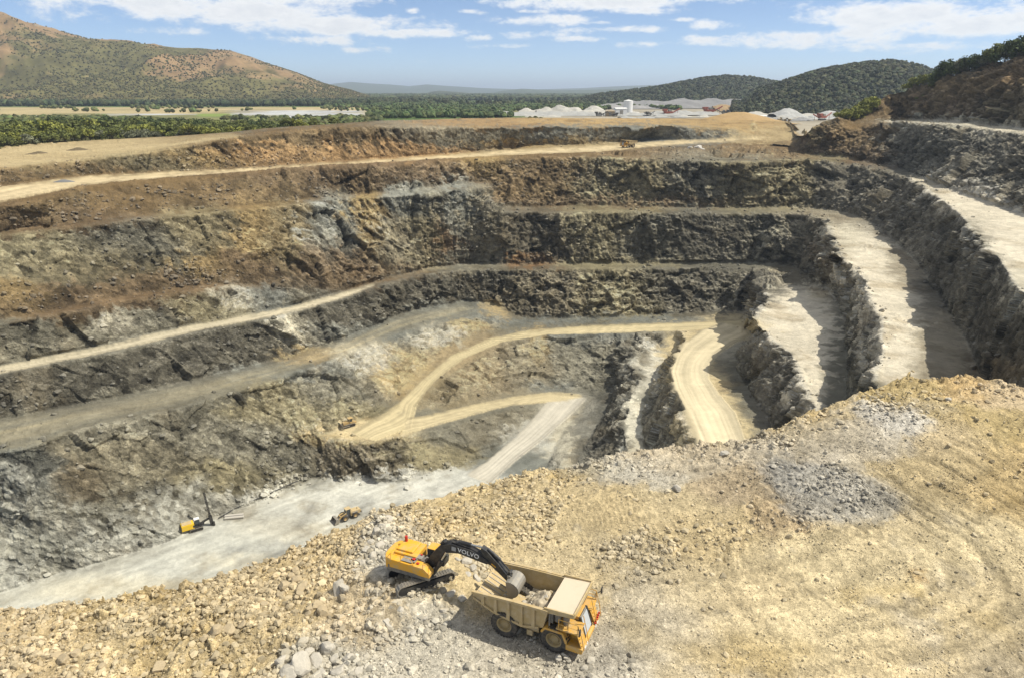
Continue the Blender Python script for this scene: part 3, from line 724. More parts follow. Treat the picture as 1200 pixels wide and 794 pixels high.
# pale dust lies where broken rock is level
n2_ = grid_normals(pit2)
spur_left = sample(blur(poly_mask([(700, 440), (760, 425), (740, 470), (730, 510), (738, 620), (640, 620), (660, 540)]), 3, 1), PXg, PYg)  # left-facing wall: dust thinned below to keep its painted shade dark
dust = ss(n2_[..., 2], 0.72, 0.97) * rock * (1 - talus) * (1 - .8 * spur_left)
pale = np.clip(col * 1.9 + .05, 0, .5)
col = col + (pale - col) * (0.55 * dust)[..., None]
stain = ss(fbm(xx, yy, zz, 14, 5, .65, 99), 0.0, 0.45) * (flat * (1 - rsoft))
col = col * (1 - .32 * stain[..., None] * np.array((.9, 1.0, 1.15)))
# scrape and tyre marks on the pit floor
fl = ss(3.0 - zz, 0, 2)
streak = fbm(xx * .9 + yy * .5, yy * .9 - xx * .5, zz, 3.0, 4, .6, 111) * .5 + fbm((xx * .75 + yy * .66) * .12, (yy * .75 - xx * .66) * 1.2, zz, 2.0, 3, .6, 113)
col = col * (1 + .16 * (1.7 * fl * streak)[..., None])
patch = ss(fbm(xx, yy, zz, 26, 5, .62, 117), .05, .5) * fl
col = col * (1 - patch[..., None] * np.array((.44, .43, .40)))
for k, (m, s, sf) in roads.items():
    wobb = fbm(xx, yy, zz, 30, 2, .5, 121)
    lane = 0.03 * np.sin((s + .05 * wobb) * 28) + .20 * vnoise((s + .03 * wobb) * 16, xx * .02, yy * .02, 5) + .10 * vnoise((s + .03 * wobb) * 40, xx * .03, yy * .03, 6)
    rc = np.array({'rim_road': (.47, .38, .235), 'bench_road': (.42, .37, .27), 'main_road': (.45, .38, .235), 'spur_road': (.55, .475, .325), 'inner_road': (.42, .355, .225), 'ramp_road': (.42, .39, .33)}[k])
    ragged = np.clip(sf * 1.3 + .35 * fin + .5 * mott + .3 * vnoise(xx * .5, yy * .5, zz * .5, 7), 0, 1)
    ragged = np.where(sf > .02, ragged, 0) * ss(sf, .1, .6)
    shoulder = ss(np.abs(s - .5), .28, .5)
    rcol = rc[None, None, :] * (1 + 1.2 * lane + .16 * mott + .10 * fin)[..., None] * (1 - .22 * shoulder * (1 + .6 * mott))[..., None]
    col = col * (1 - ragged[..., None]) + rcol * ragged[..., None]
tl = upper_left_terrace * (0.55 + 0.45 * ss(fbm(xx * .25, yy, zz, 16, 4, .6, 131), -.2, .3))
col = col * (1 - tl[..., None]) + np.array((.42, .335, .20)) * tl[..., None]

wv = .12 * fbm(xx, yy, zz, 20, 3, .5, 141)
worn = np.exp(-((shelf_s - .38 + wv) / .16) ** 2) * .6 + np.exp(-((shelf_s - .66 + wv) / .10) ** 2) * .5 + .35 * vnoise((shelf_s + .3 * wv) * 14, xx * .03, yy * .03, 9)
col = col * (1 - .5 * shelf_soft[..., None]) + np.array((.23, .22, .185)) * .5 * shelf_soft[..., None]
col = col * (1 + shelf_soft * (.42 * worn - .10 + .25 * mott + .18 * fin))[..., None] * (1 + shelf_soft[..., None] * np.array((.10, .03, -.10)) * (worn[..., None] + .3))

scree = sample(blur(poly_mask([(-160, 560), (0, 540), (60, 556), (112, 602), (190, 570), (240, 556), (252, 604), (200, 636), (130, 660), (0, 704), (-160, 760)]), 7, 2), PXg, PYg)
sn = ss(fbm(xx, yy, zz, 12, 5, .65, 151) + .5 * (c3 - .5), -.35, .5) * scree
col = col * (1 - .8 * sn[..., None]) + np.array((.40, .395, .365)) * (1 + .25 * mott + .3 * (c3 - .5))[..., None] * (.8 * sn)[..., None]
warm = (1 - .5 * rsoft)[..., None]
col = col * (1 - warm * np.array((.02, .035, .125)))
col = col * (1 - .03 * rock[..., None])

# back skirt: the ground falls away behind the sheet's far edge
SK = 26
outw = pit2[0].copy()
outw[:, 2] = 0
hd = np.stack([dx[0], dy[0]], -1); hd /= np.linalg.norm(hd, axis=-1, keepdims=True)
sk = np.zeros((SK, len(cols), 3))
for i in range(SK):
    dist = (i + 1) * 3.5
    z_ = np.maximum(pit2[0, :, 2] - dist * .45, np.minimum(CAMZ - 37.0, pit2[0, :, 2] - .1))
    sk[SK - 1 - i, :, 0] = pit2[0, :, 0] + hd[:, 0] * dist
    sk[SK - 1 - i, :, 1] = pit2[0, :, 1] + hd[:, 1] * dist
    sk[SK - 1 - i, :, 2] = z_ + .6 * fbm(pit2[0, :, 0], pit2[0, :, 1] + dist, z_, 6, 3, .5, 3)
full = np.concatenate([sk, pit2], 0)
fcol = np.concatenate([np.broadcast_to(np.array(BR), sk.shape) * (1 + .3 * fbm(sk[..., 0], sk[..., 1], sk[..., 2], 7, 4, .5, 8))[..., None], col], 0)
rowsT = full.shape[0]
F = grid_faces(rowsT, len(cols))
def fsel(mask):
    m = np.concatenate([np.zeros((SK, len(cols))), mask], 0)
    mm = (m[:-1, :-1] + m[1:, :-1] + m[1:, 1:] + m[:-1, 1:]) / 4
    return (mm > 0.5).ravel()
taken = np.zeros(len(F), bool)
flatco, flatcol = full.reshape(-1, 3), fcol.reshape(-1, 3)
for k, (m, s, sf) in roads.items():
    sel = fsel(m) & ~taken
    taken |= sel
    structure(grid_mesh('haul_road', flatco, F[sel], flatcol, M_ROAD))
floor_sel = fsel((zz < 1.0) * (1 - rock) * 1.0) & ~taken
taken |= floor_sel
structure(grid_mesh('pit_floor', flatco, F[floor_sel], flatcol, M_FLOOR))
rk_all = np.concatenate([np.full(sk.shape[:2], .4), np.clip(rock * (1 - .35 * talus), 0, 1)], 0).ravel()
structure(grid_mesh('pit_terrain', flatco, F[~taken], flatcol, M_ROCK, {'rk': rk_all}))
print('pit', len(flatco))


def pit_point(px, py):
    """the modelled pit surface met at this survey point"""
    i = 1.0 / float(sample(iv, np.array([px], float), np.array([py], float))[0])
    a, b, c = pdir(px, py)
    return Vector((float(a) * i, float(b) * i, CAMZ + float(c) * i))
# ---------------------------------------------------------------- the embankment in front
FL = [
    CREST,
    [(-160, 800, 41), (0, 770, 40), (120, 750, 39.3), (230, 740, 38.7), (330, 720, 38.4), (400, 690, 38.2), (440, 650, 38.0), (480, 630, 38.0)],
    [(480, 630, 38.0), (560, 610, 37.8), (640, 595, 37.4), (700, 585, 36.6), (760, 570, 35.8), (830, 555, 35.2), (900, 545, 34.4), (960, 525, 33.2), (1020, 500, 31.6), (1080, 485, 30.8), (1140, 480, 30.4), (1200, 490, 30.6), (1360, 500, 31)],
    [(450, 690, 37.2), (500, 690, 37.0), (540, 680, 37.4)],
    [(640, 640, 38.1), (700, 640, 38.0), (760, 635, 37.6), (830, 640, 37.5), (900, 640, 37.2), (960, 625, 36.6), (1030, 610, 36.0), (1100, 600, 35.4), (1200, 580, 34.6), (1360, 590, 34.5)],
    [(400, 760, 38.2), (450, 745, 38.1), (520, 735, 38.05), (600, 735, 38), (680, 770, 38), (760, 720, 38), (900, 700, 38), (1050, 690, 37.8), (1200, 680, 37.4), (1360, 680, 37.2)],
    [(-160, 900, 40.5), (0, 860, 39.5), (200, 830, 38.8), (400, 820, 38.3), (600, 820, 38), (800, 820, 38), (1000, 820, 38), (1200, 800, 38), (1360, 800, 38)],
    [(-160, 960, 40), (100, 960, 39.3), (300, 960, 38.5), (600, 960, 38), (900, 960, 38), (1360, 960, 38)],
]
ivf = survey(FL)
bad = np.isnan(ivf)
for _ in range(900):
    if not bad.any():
        break
    f = np.nan_to_num(ivf); okm = (~bad).astype(float)
    s = np.zeros_like(f); c = np.zeros_like(f)
    for ax, d in ((0, 1), (0, -1), (1, 1), (1, -1)):
        s += np.roll(f * okm, d, ax); c += np.roll(okm, d, ax)
    nw = bad & (c > 0)
    ivf[nw] = s[nw] / c[nw]
    bad = np.isnan(ivf)
ivf = blur(ivf, 4, 2)
# blur spreads past the crest, so restore a clean crest value
fcols = np.arange(X0, X1S + .1, 1.3)
ftop = np.interp(fcols, [p[0] for p in CREST], [p[1] for p in CREST])
NF = 330
vf = np.linspace(0, 1, NF)[:, None]
PXf = np.broadcast_to(fcols[None, :], (NF, len(fcols)))
PYf = ftop[None, :] + (955 - ftop)[None, :] * vf
ivv = sample(ivf, PXf, PYf)
icrest = np.interp(fcols, [p[0] for p in CREST], [1 / tdepth(p[0], p[1], D=p[2]) for p in CREST])
wcr = np.exp(-(PYf - ftop[None, :]) / 9.0)
ivv = ivv * (1 - wcr) + icrest[None, :] * wcr
ax_, ay_, az_ = pdir(PXf, PYf)
emb = np.stack([ax_ / ivv, ay_ / ivv, CAMZ + az_ / ivv], -1)
# far side: the dumped face drops into the pit
NB = 70
hd = np.stack([ax_[0], ay_[0]], -1); hd /= np.linalg.norm(hd, axis=-1, keepdims=True)
back = np.zeros((NB, len(fcols), 3))
for i in range(NB):
    q = (i + 1) ** 1.35 * .28
    back[NB - 1 - i, :, 0] = emb[0, :, 0] + hd[:, 0] * q
    back[NB - 1 - i, :, 1] = emb[0, :, 1] + hd[:, 1] * q
    back[NB - 1 - i, :, 2] = emb[0, :, 2] - q * 1.32 + .5 * (1 - np.exp(-q))
embf = np.concatenate([back, emb], 0)
PXa = np.concatenate([np.broadcast_to(fcols[None, :], (NB, len(fcols))), PXf], 0)
PYa = np.concatenate([np.broadcast_to(ftop[None, :], (NB, len(fcols))), PYf], 0)
ex, ey, ez = embf[..., 0], embf[..., 1], embf[..., 2]

rub = sample(blur(np.maximum.reduce([
    poly_mask([(-160, 700), (0, 690), (230, 670), (330, 630), (400, 600), (470, 590), (520, 590), (540, 620), (540, 700), (520, 725), (470, 745), (420, 770), (400, 960), (-160, 960)]),
    .55 * poly_mask([(520, 580), (640, 545), (690, 560), (640, 640), (560, 640)]),
    .7 * poly_mask([(690, 640), (760, 620), (830, 610), (900, 600), (880, 650), (790, 670), (710, 680)]),
    .55 * poly_mask([(860, 526), (930, 526), (1000, 548), (1040, 590), (950, 620), (860, 600)]),
    .5 * poly_mask([(640, 550), (735, 530), (880, 510), (1060, 440), (1200, 455), (1200, 470), (1000, 500), (900, 540), (760, 560), (660, 575)]),
    .4 * poly_mask([(420, 770), (600, 760), (760, 770), (760, 960), (400, 960)])]), 8, 2), PXa, PYa)
rub = np.clip(rub + .35 * fbm(ex, ey, ez, 7, 3, .5, 201) * ss(rub, .02, .3), 0, 1)
g1, k1, q1 = facets(ex, ey, ez, 1.9, 211)
g2, k2, q2 = facets(ex, ey, ez, .8, 223)
g3, k3, q3 = facets(ex, ey, ez, .38, 227)
m1 = fbm(ex, ey, ez * .4, 11, 4, .5, 231)
m2 = fbm(ex, ey, ez, 2.6, 4, .55, 233)
m3 = fbm(ex, ey, ez, .7, 3, .6, 235)
gully = fbm(ex * .35 + ey * .5, ey * .25 - ex * .9, ez, 2.4, 3, .55, 239, ridged=True)
dz_ = 0.30 * m1 + .09 * m2 + .025 * m3
rubk = rub * (.45 + .9 * ss(fbm(ex, ey, ez, 5, 3, .5, 241), -.3, .5))
dz_ = dz_ + rubk * (.34 * np.maximum(g1, -.1) * ss(k1, .5, .8) + .15 * g2 + .09 * g3 + .46 * m2) + rub * .30 * gully
dz_ = dz_ + (1 - rub) * .06 * g3 * ss(m2, -.1, .4) + (1 - rub) * .10 * np.maximum(g2, 0) * ss(k2, .84, .95)

# dozer scrape lines down the right-hand bank, and truck tracks that loop over the flat
ca, sa = math.cos(R(-38)), math.sin(R(-38))
lx, ly = ex * ca + ey * sa, -ex * sa + ey * ca
bankm = sample(blur(poly_mask([(880, 520), (980, 480), (1060, 460), (1200, 470), (1360, 480), (1360, 680), (1200, 650), (1060, 620), (960, 610), (880, 590)]), 10, 2), PXa, PYa)
lines_ = fbm(lx * .06, ly * 1.0, ez * .1, .85, 3, .6, 251, ridged=True)
lines_ = ss(lines_, .25, .75) * ss(fbm(ex, ey, ez, 6, 3, .5, 253), -.25, .3)
dz_ = dz_ - .16 * bankm * lines_ * (1 - np.exp(-np.abs(m1) * 8))


def track(pts, width, n=10):
    """distance along and across a surveyed wheel track on the embankment"""
    w3 = []
    for a in pts:
        i = 1 / float(sample(ivf, np.array([a[0]], float), np.array([a[1]], float))[0])
        b = pdir(a[0], a[1])
        w3.append((float(b[0]) * i, float(b[1]) * i))
    # Catmull-Rom
    q = [w3[0]] + w3 + [w3[-1]]
    c = []
    for i in range(1, len(q) - 2):
        for j in range(n):
            t = j / n
            p0, p1, p2, p3 = (np.array(q[i + o]) for o in (-1, 0, 1, 2))
            c.append(.5 * (2 * p1 + (p2 - p0) * t + (2 * p0 - 5 * p1 + 4 * p2 - p3) * t * t + (3 * p1 - p0 - 3 * p2 + p3) * t ** 3))
    c.append(np.array(q[-2]))
    c = np.array(c)
    best = np.full(ex.shape, 1e9); along = np.zeros(ex.shape); L = 0.0
    for a, b in zip(c[:-1], c[1:]):
        d = b - a
        ll = float(np.hypot(*d)) + 1e-9
        lo = np.minimum(a, b) - width * 2; hi = np.maximum(a, b) + width * 2
        box = (ex > lo[0]) & (ex < hi[0]) & (ey > lo[1]) & (ey < hi[1])
        if box.any():
            x, y = ex[box] - a[0], ey[box] - a[1]
            t = np.clip((x * d[0] + y * d[1]) / ll ** 2, 0, 1)
            s = (x * d[1] - y * d[0]) / ll
            dd = np.where((t > 0) & (t < 1), s, np.sign(s) * np.hypot(x - t * d[0], y - t * d[1]))
            bb, aa = best[box], along[box]
            m = np.abs(dd) < np.abs(bb)
            bb[m] = dd[m]; aa[m] = (L + t * ll)[m]
            best[box] = bb; along[box] = aa
        L += ll
    return best, along


trk = np.zeros(ex.shape); cleat = np.zeros(ex.shape)
LOOPS = [([(700, 790), (850, 770), (1000, 760), (1100, 735), (1150, 690), (1130, 640), (1060, 610), (960, 610)], 3.6),
         ([(690, 800), (860, 790), (1030, 780), (1140, 750), (1190, 700), (1170, 640), (1100, 590)], 3.6),
         ([(760, 830), (950, 812), (1100, 790), (1200, 750), (1260, 690)], 3.6),
         ([(660, 760), (800, 740), (930, 720), (1040, 690), (1090, 650), (1050, 620)], 3.2),
         ([(720, 700), (860, 690), (980, 660), (1080, 610), (1200, 560)], 3.2),
         ([(800, 810), (1000, 800), (1120, 775), (1210, 730)], 3.4)]
for pts, gauge in LOOPS:
    d, al = track(pts, gauge)
    e = np.exp(-((np.abs(d) - gauge / 2) / .42) ** 2)
    trk = np.maximum(trk, e)
    cleat += e * np.sin(al * 13.0 + np.abs(d) * 6) * .22
DOZ = [([(560, 600), (640, 590), (720, 580), (800, 560)], 2.6), ([(570, 620), (660, 606), (760, 590), (850, 565)], 2.6), ([(600, 570), (690, 560), (790, 545), (880, 535)], 2.4), ([(640, 630), (740, 610), (830, 590)], 2.4),
       ([(1060, 794), (1120, 770), (1190, 740), (1250, 700)], 2.4)]
for pts, gauge in DOZ:
    d, al = track(pts, gauge)
    e = np.exp(-((np.abs(d) - gauge / 2) / .34) ** 4)
    trk = np.maximum(trk, .5 * e)
    cleat += e * np.sin(al * 13.0) * .55
# erosion lines raked down the bank, and arcs swept by turning wheels on the flat
groove = np.zeros(ex.shape)
for i in range(64):
    gx0 = rng.uniform(850, 1190); gy0 = rng.uniform(505, 575) + max(0, gx0 - 1000) * .02
    ln = rng.uniform(35, 120); sl_ = rng.uniform(.45, .70)
    d, al = track([(gx0, gy0), (gx0 + ln * .5, gy0 + ln * .5 * sl_ + rng.uniform(-3, 3)), (gx0 + ln, gy0 + ln * sl_)], .6, 5)
    groove = np.maximum(groove, rng.uniform(.45, 1.0) * np.exp(-(d / rng.uniform(.08, .15)) ** 2))
groove = groove * (.35 + .65 * ss(fbm(ex, ey, ez, 2.2, 3, .6, 267), -.35, .25))
ci = 1 / float(sample(ivf, np.array([1035.]), np.array([668.]))[0]); cq = pdir(1035, 668)
rx_, ry_ = ex - float(cq[0]) * ci, ey - float(cq[1]) * ci
rad_ = np.hypot(rx_, ry_ * 1.15); th_ = np.arctan2(ry_, rx_)
sweep = fbm(rad_ * 1.0, th_ * 1.2, ez * 0, .9, 4, .65, 269) * (1 - ss(rad_, 11, 20)) * ss(rad_, .5, 3) * (1 - rub)
dz_ = dz_ - .20 * groove + .05 * sweep
cleat = cleat * ss(fbm(ex, ey, ez, 4, 4, .6, 263), -.2, .35)
trk = trk * (.35 + .65 * ss(fbm(ex, ey, ez, 7, 4, .6, 265), -.3, .3))
dz_ = dz_ - .11 * trk + .07 * cleat * (1 - rub)
wear = ss(fbm(ex, ey, ez, 5, 4, .6, 261), -.25, .35)
vis = np.ones(embf.shape[:2])
emb2 = embf.copy()
emb2[..., 2] += dz_
edgek = np.exp(-np.abs(np.arange(embf.shape[0])[:, None] - NB) / 10.0)
emb2[..., 2] += edgek * (.35 * m2 + .3 * np.maximum(g2, 0) + .25 * m1)

S1 = (.43, .345, .198); S2 = (.42, .33, .185); S3 = (.40, .37, .30); S4 = (.25, .245, .225); S5 = (.48, .40, .245); S6 = (.37, .29, .145); S7 = (.45, .37, .225)
seeds = [
    (0, 760, (120, 60), (.43, .34, .20)), (150, 740, (100, 50), S1), (250, 700, (60, 30), S2), (330, 690, (50, 40), S2), (300, 750, (60, 40), S1), (380, 640, (60, 20), S2), (370, 670, (30, 30), S2), (200, 800, (80, 40), S1), (120, 705, (80, 8), S1),
    (360, 780, (40, 30), S3), (420, 720, (40, 40), (.38, .31, .20)), (440, 650, (26, 26), (.40, .38, .32)), (450, 790, (60, 30), S3), (520, 770, (80, 40), S3), (600, 780, (80, 40), (.37, .335, .265)), (560, 660, (40, 40), S1),
    (500, 600, (40, 14), S1), (520, 612, (30, 20), S2), (560, 600, (40, 20), S1), (640, 570, (40, 14), S1), (600, 620, (50, 24), S1), (660, 640, (40, 30), S7), (700, 600, (50, 30), S1), (740, 550, (60, 14), S3), (800, 535, (60, 14), (.41, .35, .25)), (690, 690, (40, 30), S1),
    (740, 650, (50, 24), (.36, .30, .19)), (820, 620, (50, 30), S1), (850, 570, (40, 20), (.36, .29, .19)), (790, 590, (40, 24), S7), (760, 720, (80, 40), (.38, .335, .25)), (720, 780, (80, 30), (.36, .335, .28)), (820, 780, (80, 30), S7), (850, 700, (80, 40), S7),
    (900, 530, (40, 14), (.42, .37, .28)), (960, 570, (40, 24), (.37, .33, .25)), (1000, 590, (40, 20), (.38, .335, .25)), (930, 555, (30, 16), (.32, .29, .24)), (920, 600, (30, 20), (.36, .28, .17)), (1000, 520, (40, 20), (.40, .35, .26)), (1050, 490, (30, 14), (.46, .43, .37)),
    (1040, 455, (40, 10), S6), (1080, 465, (40, 14), S6), (1130, 455, (40, 12), (.44, .32, .16)), (1180, 460, (40, 14), (.44, .35, .22)), (1180, 500, (60, 20), S6), (1120, 510, (40, 16), (.42, .34, .21)), (1100, 550, (60, 24), S1), (1190, 560, (60, 30), (.42, .32, .165)),
    (1050, 620, (60, 24), S7), (1000, 660, (70, 30), S5), (1100, 650, (70, 40), S5), (1060, 690, (16, 12), S6, .8), (1080, 676, (8, 6), (.30, .19, .07), 1.2), (1010, 690, (30, 14), S6, .6), (1150, 700, (60, 40), S7), (950, 740, (90, 30), S5), (1050, 770, (90, 30), S7), (1180, 780, (60, 30), (.38, .32, .215)), (1170, 720, (40, 30), (.42, .35, .22)),
]
basef = paint(seeds, S1, 1.6, .005)
warpx = fbm(ex, ey, ez, 5, 4, .6, 271) * 22; warpy = fbm(ex, ey, ez, 5, 4, .6, 273) * 12
warpx = warpx + fbm(ex, ey, ez, 1.3, 4, .65, 275) * 16 + (k1 - .5) * 16 + (k2 - .5) * 12; warpy = warpy + fbm(ex, ey, ez, 1.3, 4, .65, 277) * 10 + (k1 - .5) * 10
colf = np.stack([sample(basef[..., a], PXa + warpx, PYa + warpy) for a in range(3)], -1) * np.array((1.10, 1.085, 1.06)) * (1 + .07 * (1 - rub[..., None]))
colf = colf * (1 + rub * (.30 * (k1 - .5) + .38 * (k2 - .5) + .36 * (k3 - .5)))[..., None]
colf = colf * (1 + .18 * m1 + .16 * m2 + .10 * m3)[..., None]
pm = sample(blur(poly_mask([(902, 532), (930, 540), (985, 546), (1030, 566), (1062, 590), (1040, 612), (985, 616), (925, 606), (905, 580)]), 7, 2), PXa, PYa)
pm = ss(pm + .55 * fbm(ex, ey, ez, 2.0, 5, .68, 279) + .35 * (k2 - .5) + .3 * (k1 - .5), .22, .85)
colf = colf * (1 - .62 * pm[..., None]) + np.array((.285, .275, .245)) * (.8 + .5 * k3)[..., None] * (.62 * pm)[..., None]
damp = ss(fbm(ex, ey, ez, 8, 4, .6, 281), .15, .55)
colf = colf * (1 - damp[..., None] * np.array((.10, .14, .25)))
pale = ss(fbm(ex, ey, ez, 6, 4, .6, 283), .2, .55)
colf = colf + (np.array((.50, .45, .36)) - colf) * (.4 * pale)[..., None]
colf = colf * (1 - .16 * (bankm * lines_))[..., None] * (1 - .34 * groove + .50 * sweep)[..., None]
colf = colf * (1 - .24 * trk * (1 - rub) + .14 * cleat * (1 - rub))[..., None]
Fe = grid_faces(embf.shape[0], len(fcols))
structure(grid_mesh('embankment', emb2.reshape(-1, 3), Fe, colf.reshape(-1, 3), M_RUBBLE))
print('embankment', emb2.shape)

EZ = emb2[NB:, :, 2]


def emb_point(px, py):
    """the modelled embankment surface met near this survey point"""
    c = (px - X0) / 1.3
    t0 = float(np.interp(px, [p[0] for p in CREST], [p[1] for p in CREST]))
    r = (py - t0) / (955 - t0) * (NF - 1)
    r = min(max(r, 0), NF - 1.001); c = min(max(c, 0), len(fcols) - 1.001)
    i, j = int(r), int(c)
    a, b = r - i, c - j
    q = emb2[NB:]
    p = q[i, j] * (1 - a) * (1 - b) + q[i + 1, j] * a * (1 - b) + q[i, j + 1] * (1 - a) * b + q[i + 1, j + 1] * a * b
    return Vector([float(x) for x in p])
# ---------------------------------------------------------------- the plain, the hills and the far ridges
GZ = CAMZ - 31.5
pc = np.concatenate([np.linspace(-900, -160, 60), np.arange(-156, 1356, 5.0), np.linspace(1360, 2100, 60)])
t_start = np.interp(pc, cols, np.linalg.norm(pit2[0, :, :2], axis=-1)) + 4.0
NT_ = 260
tt = np.linspace(0, 1, NT_)[:, None]
rad = np.exp(np.log(t_start)[None, :] * (1 - tt) + np.log(70000.0) * tt)
u = (pc - 600) / FOC
ang = np.arctan2(u, math.cos(PITCH) + (397 - 107) / FOC * math.sin(PITCH))
plx, ply = np.sin(ang)[None, :] * rad, np.cos(ang)[None, :] * rad
plz = GZ + 1.2 * fbm(plx, ply, plx * 0, 120, 3, .5, 301) - 1.0 + np.clip((rad - 1500) / 60000, 0, 1) * -6
shelf = np.exp(-(rad - t_start[None, :]) / 40.0)
plz = plz + shelf * np.clip(np.interp(pc, cols, pit2[0, :, 2])[None, :] - plz - .6, -3, 3)
el_px = 397 - FOC * np.tan(np.arctan2(plz - CAMZ, ply) + PITCH) * 1.0
px_pl = np.broadcast_to(pc[None, :], rad.shape)
n1_ = fbm(plx, ply, plx * 0, 90, 4, .55, 311)
n2p = fbm(plx, ply * .5, plx * 0, 420, 4, .55, 313)
n3p = fbm(plx, ply * .35, plx * 0, 2500, 3, .55, 317)
GRASS = np.array((.17, .165, .065)); DRY = np.array((.36, .29, .15)); WOODC = np.array((.045, .062, .022)); GREEN = np.array((.075, .115, .03)); PALEG = np.array((.40, .40, .385)); DUSTC = np.array((.40, .335, .22))
cpl = GRASS * (1 + .3 * n1_)[..., None]
k = ss(n2p, -.15, .3)[..., None]
cpl = cpl * (1 - k) + GREEN * k
# beyond about 1.5 km the plain is wooded, with paler clearings
k = ss(ply, 1500, 1900)[..., None]
cpl = cpl * (1 - k) + (WOODC * (1 + .5 * n2p)[..., None] + np.array((.05, .055, .018)) * ss(n3p, .05, .4)[..., None]) * k
# dry paddock and the pale strips on the left
side = 1 - ss(px_pl + 14 * n2p, 400, 470)
dry = ss(ply, 1010, 1090) * (1 - ss(ply, 1480, 1580)) * side * ss(n1_ + .9 * n2p, -.7, -.1)
cpl = cpl * (1 - dry[..., None]) + (DRY * (1 + .2 * n1_)[..., None]) * dry[..., None]
def span(a, b, e=8):
    return ss(px_pl + 6 * n1_, a - e, a + e) * (1 - ss(px_pl + 6 * n1_, b - e, b + e))
strip_ = np.maximum.reduce([span(-60, 40) * ss(ply, 900, 915) * (1 - ss(ply, 1010, 1030)), span(100, 232) * ss(ply, 880, 900) * (1 - ss(ply, 1080, 1110)), span(264, 425) * ss(ply, 820, 840) * (1 - ss(ply, 1250, 1300))])
strip_ = strip_ * ss(n1_ + n2p + .35 * np.sin(ply * .16 + 2 * n2p), -.55, -.1)
cpl = cpl * (1 - strip_[..., None]) + (PALEG * (.8 + .4 * n1_ + .12 * np.sin(ply * .22))[..., None]) * strip_[..., None]
field = ss(ply, 960, 990) * (1 - ss(ply, 1090, 1130)) * ss(px_pl, 222, 232) * (1 - ss(px_pl, 262, 275))
cpl = cpl * (1 - field[..., None]) + np.array((.17, .22, .05)) * field[..., None]
# the works yard beyond the pit
yard = ss(px_pl, 590 + 30 * n1_, 640 + 30 * n1_) * (1 - ss(px_pl, 985, 1010)) * (1 - ss(ply, 1500, 1600))
cpl = cpl * (1 - yard[..., None]) + ((DUSTC * .55 + PALEG * .18) * (1 + .25 * n1_ + .2 * n2p)[..., None]) * yard[..., None]
edge_ = (1 - ss(rad - t_start[None, :], 10, 60)) * ss(px_pl, 420, 560)
cpl = cpl * (1 - edge_[..., None]) + (np.array((.33, .245, .13)) * (1 + .3 * n1_)[..., None]) * edge_[..., None]
edge2 = (1 - ss(rad - t_start[None, :], 5, 24)) * (1 - ss(px_pl, 420, 560))
cpl = cpl * (1 - edge2[..., None]) + (np.array((.19, .14, .07)) * (1 + .3 * n1_)[..., None]) * edge2[..., None]
structure(grid_mesh('ground', np.stack([plx, ply, plz], -1).reshape(-1, 3), grid_faces(NT_, len(pc)), cpl.reshape(-1, 3), M_PLAIN))


def hill(name, sky_line, y0, ypk, y1, colfn, x0, x1, step, rows, rough, seed, mat, relief_=.2):
    """a hill whose ridge stands at ypk metres and whose foot starts at y0"""
    c = np.arange(x0, x1 + .1, step)
    sky_y = np.interp(c, [p[0] for p in sky_line], [p[1] for p in sky_line])
    ang = np.arctan((397 - sky_y) / FOC) - PITCH
    uu = (c - 600) / FOC
    aa = np.arctan2(uu, math.cos(PITCH) + (397 - 107) / FOC * math.sin(PITCH))
    yy_ = np.linspace(0, 1, rows)
    yv_ = np.where(yy_ < .72, y0 + (ypk - y0) * yy_ / .72, ypk + (y1 - ypk) * (yy_ - .72) / .28)
    hh = CAMZ + ypk * np.tan(ang) * 1.0 - GZ
    Yg = np.broadcast_to(yv_[:, None], (rows, len(c)))
    Xg = Yg * np.tan(aa)[None, :]
    prof = np.where(Yg < ypk, ss(Yg, y0, ypk * 1.02) ** 0.85, 1 - .75 * ss(Yg, ypk, y1))
    base_h = np.maximum(hh, 0)[None, :] * prof
    r_ = fbm(Xg, Yg, Xg * 0, rough * 6, 5, .5, seed, ridged=True)
    r2 = fbm(Xg, Yg, Xg * 0, rough * 1.5, 4, .5, seed + 3)
    env = np.sin(np.clip(prof, 0, 1) * math.pi) * .9 + .12 * prof
    Zg = GZ - 2 + base_h + env * np.maximum(hh, 0)[None, :] * (relief_ * r_ + .08 * r2) * 1.0
    Zg = np.where(hh[None, :] <= 0, GZ - 8, Zg)
    cc = colfn(Xg, Yg, Zg, r_, r2, prof)
    o = grid_mesh(name, np.stack([Xg, Yg, Zg], -1).reshape(-1, 3), grid_faces(rows, len(c)), cc.reshape(-1, 3), mat)
    structure(o)
    return Xg, Yg, Zg, cc


def left_col(X, Y, Z, r_, r2, prof):
    n = fbm(X, Y, Z, 240, 5, .6, 331); m = fbm(X, Y, Z, 45, 5, .68, 333)
    a = np.array((.112, .100, .038)); b = np.array((.235, .155, .078)); d = np.array((.050, .054, .022)); e = np.array((.26, .24, .2))
    k = ss(1.4 * n + .4 * m + .45 * r_ + .3 * (prof - .35) - .55 * (1 - ss(prof, .1, .3)), -.15, .35)[..., None]
    c = a * (1 + .8 * m)[..., None] * (1 - k) + b * (1 + .3 * m)[..., None] * k
    k = ss(-r_ + .4 * n, .1, .6)[..., None]
    c = c * (1 - .65 * k) + d * .65 * k
    k = (ss(m + .5 * n, .42, .6) * ss(prof, .6, .85))[..., None]
    return c * (1 - k) + e * k


def dark_col(X, Y, Z, r_, r2, prof):
    m = fbm(X, Y, Z, 70, 4, .6, 343)
    return np.array((.050, .056, .024)) * (1 + .35 * m)[..., None] + np.array((.07, .045, .02)) * ss(m, .2, .6)[..., None]


def far_col(X, Y, Z, r_, r2, prof):
    return np.array((.07, .085, .05)) * (1 + .3 * r2)[..., None]


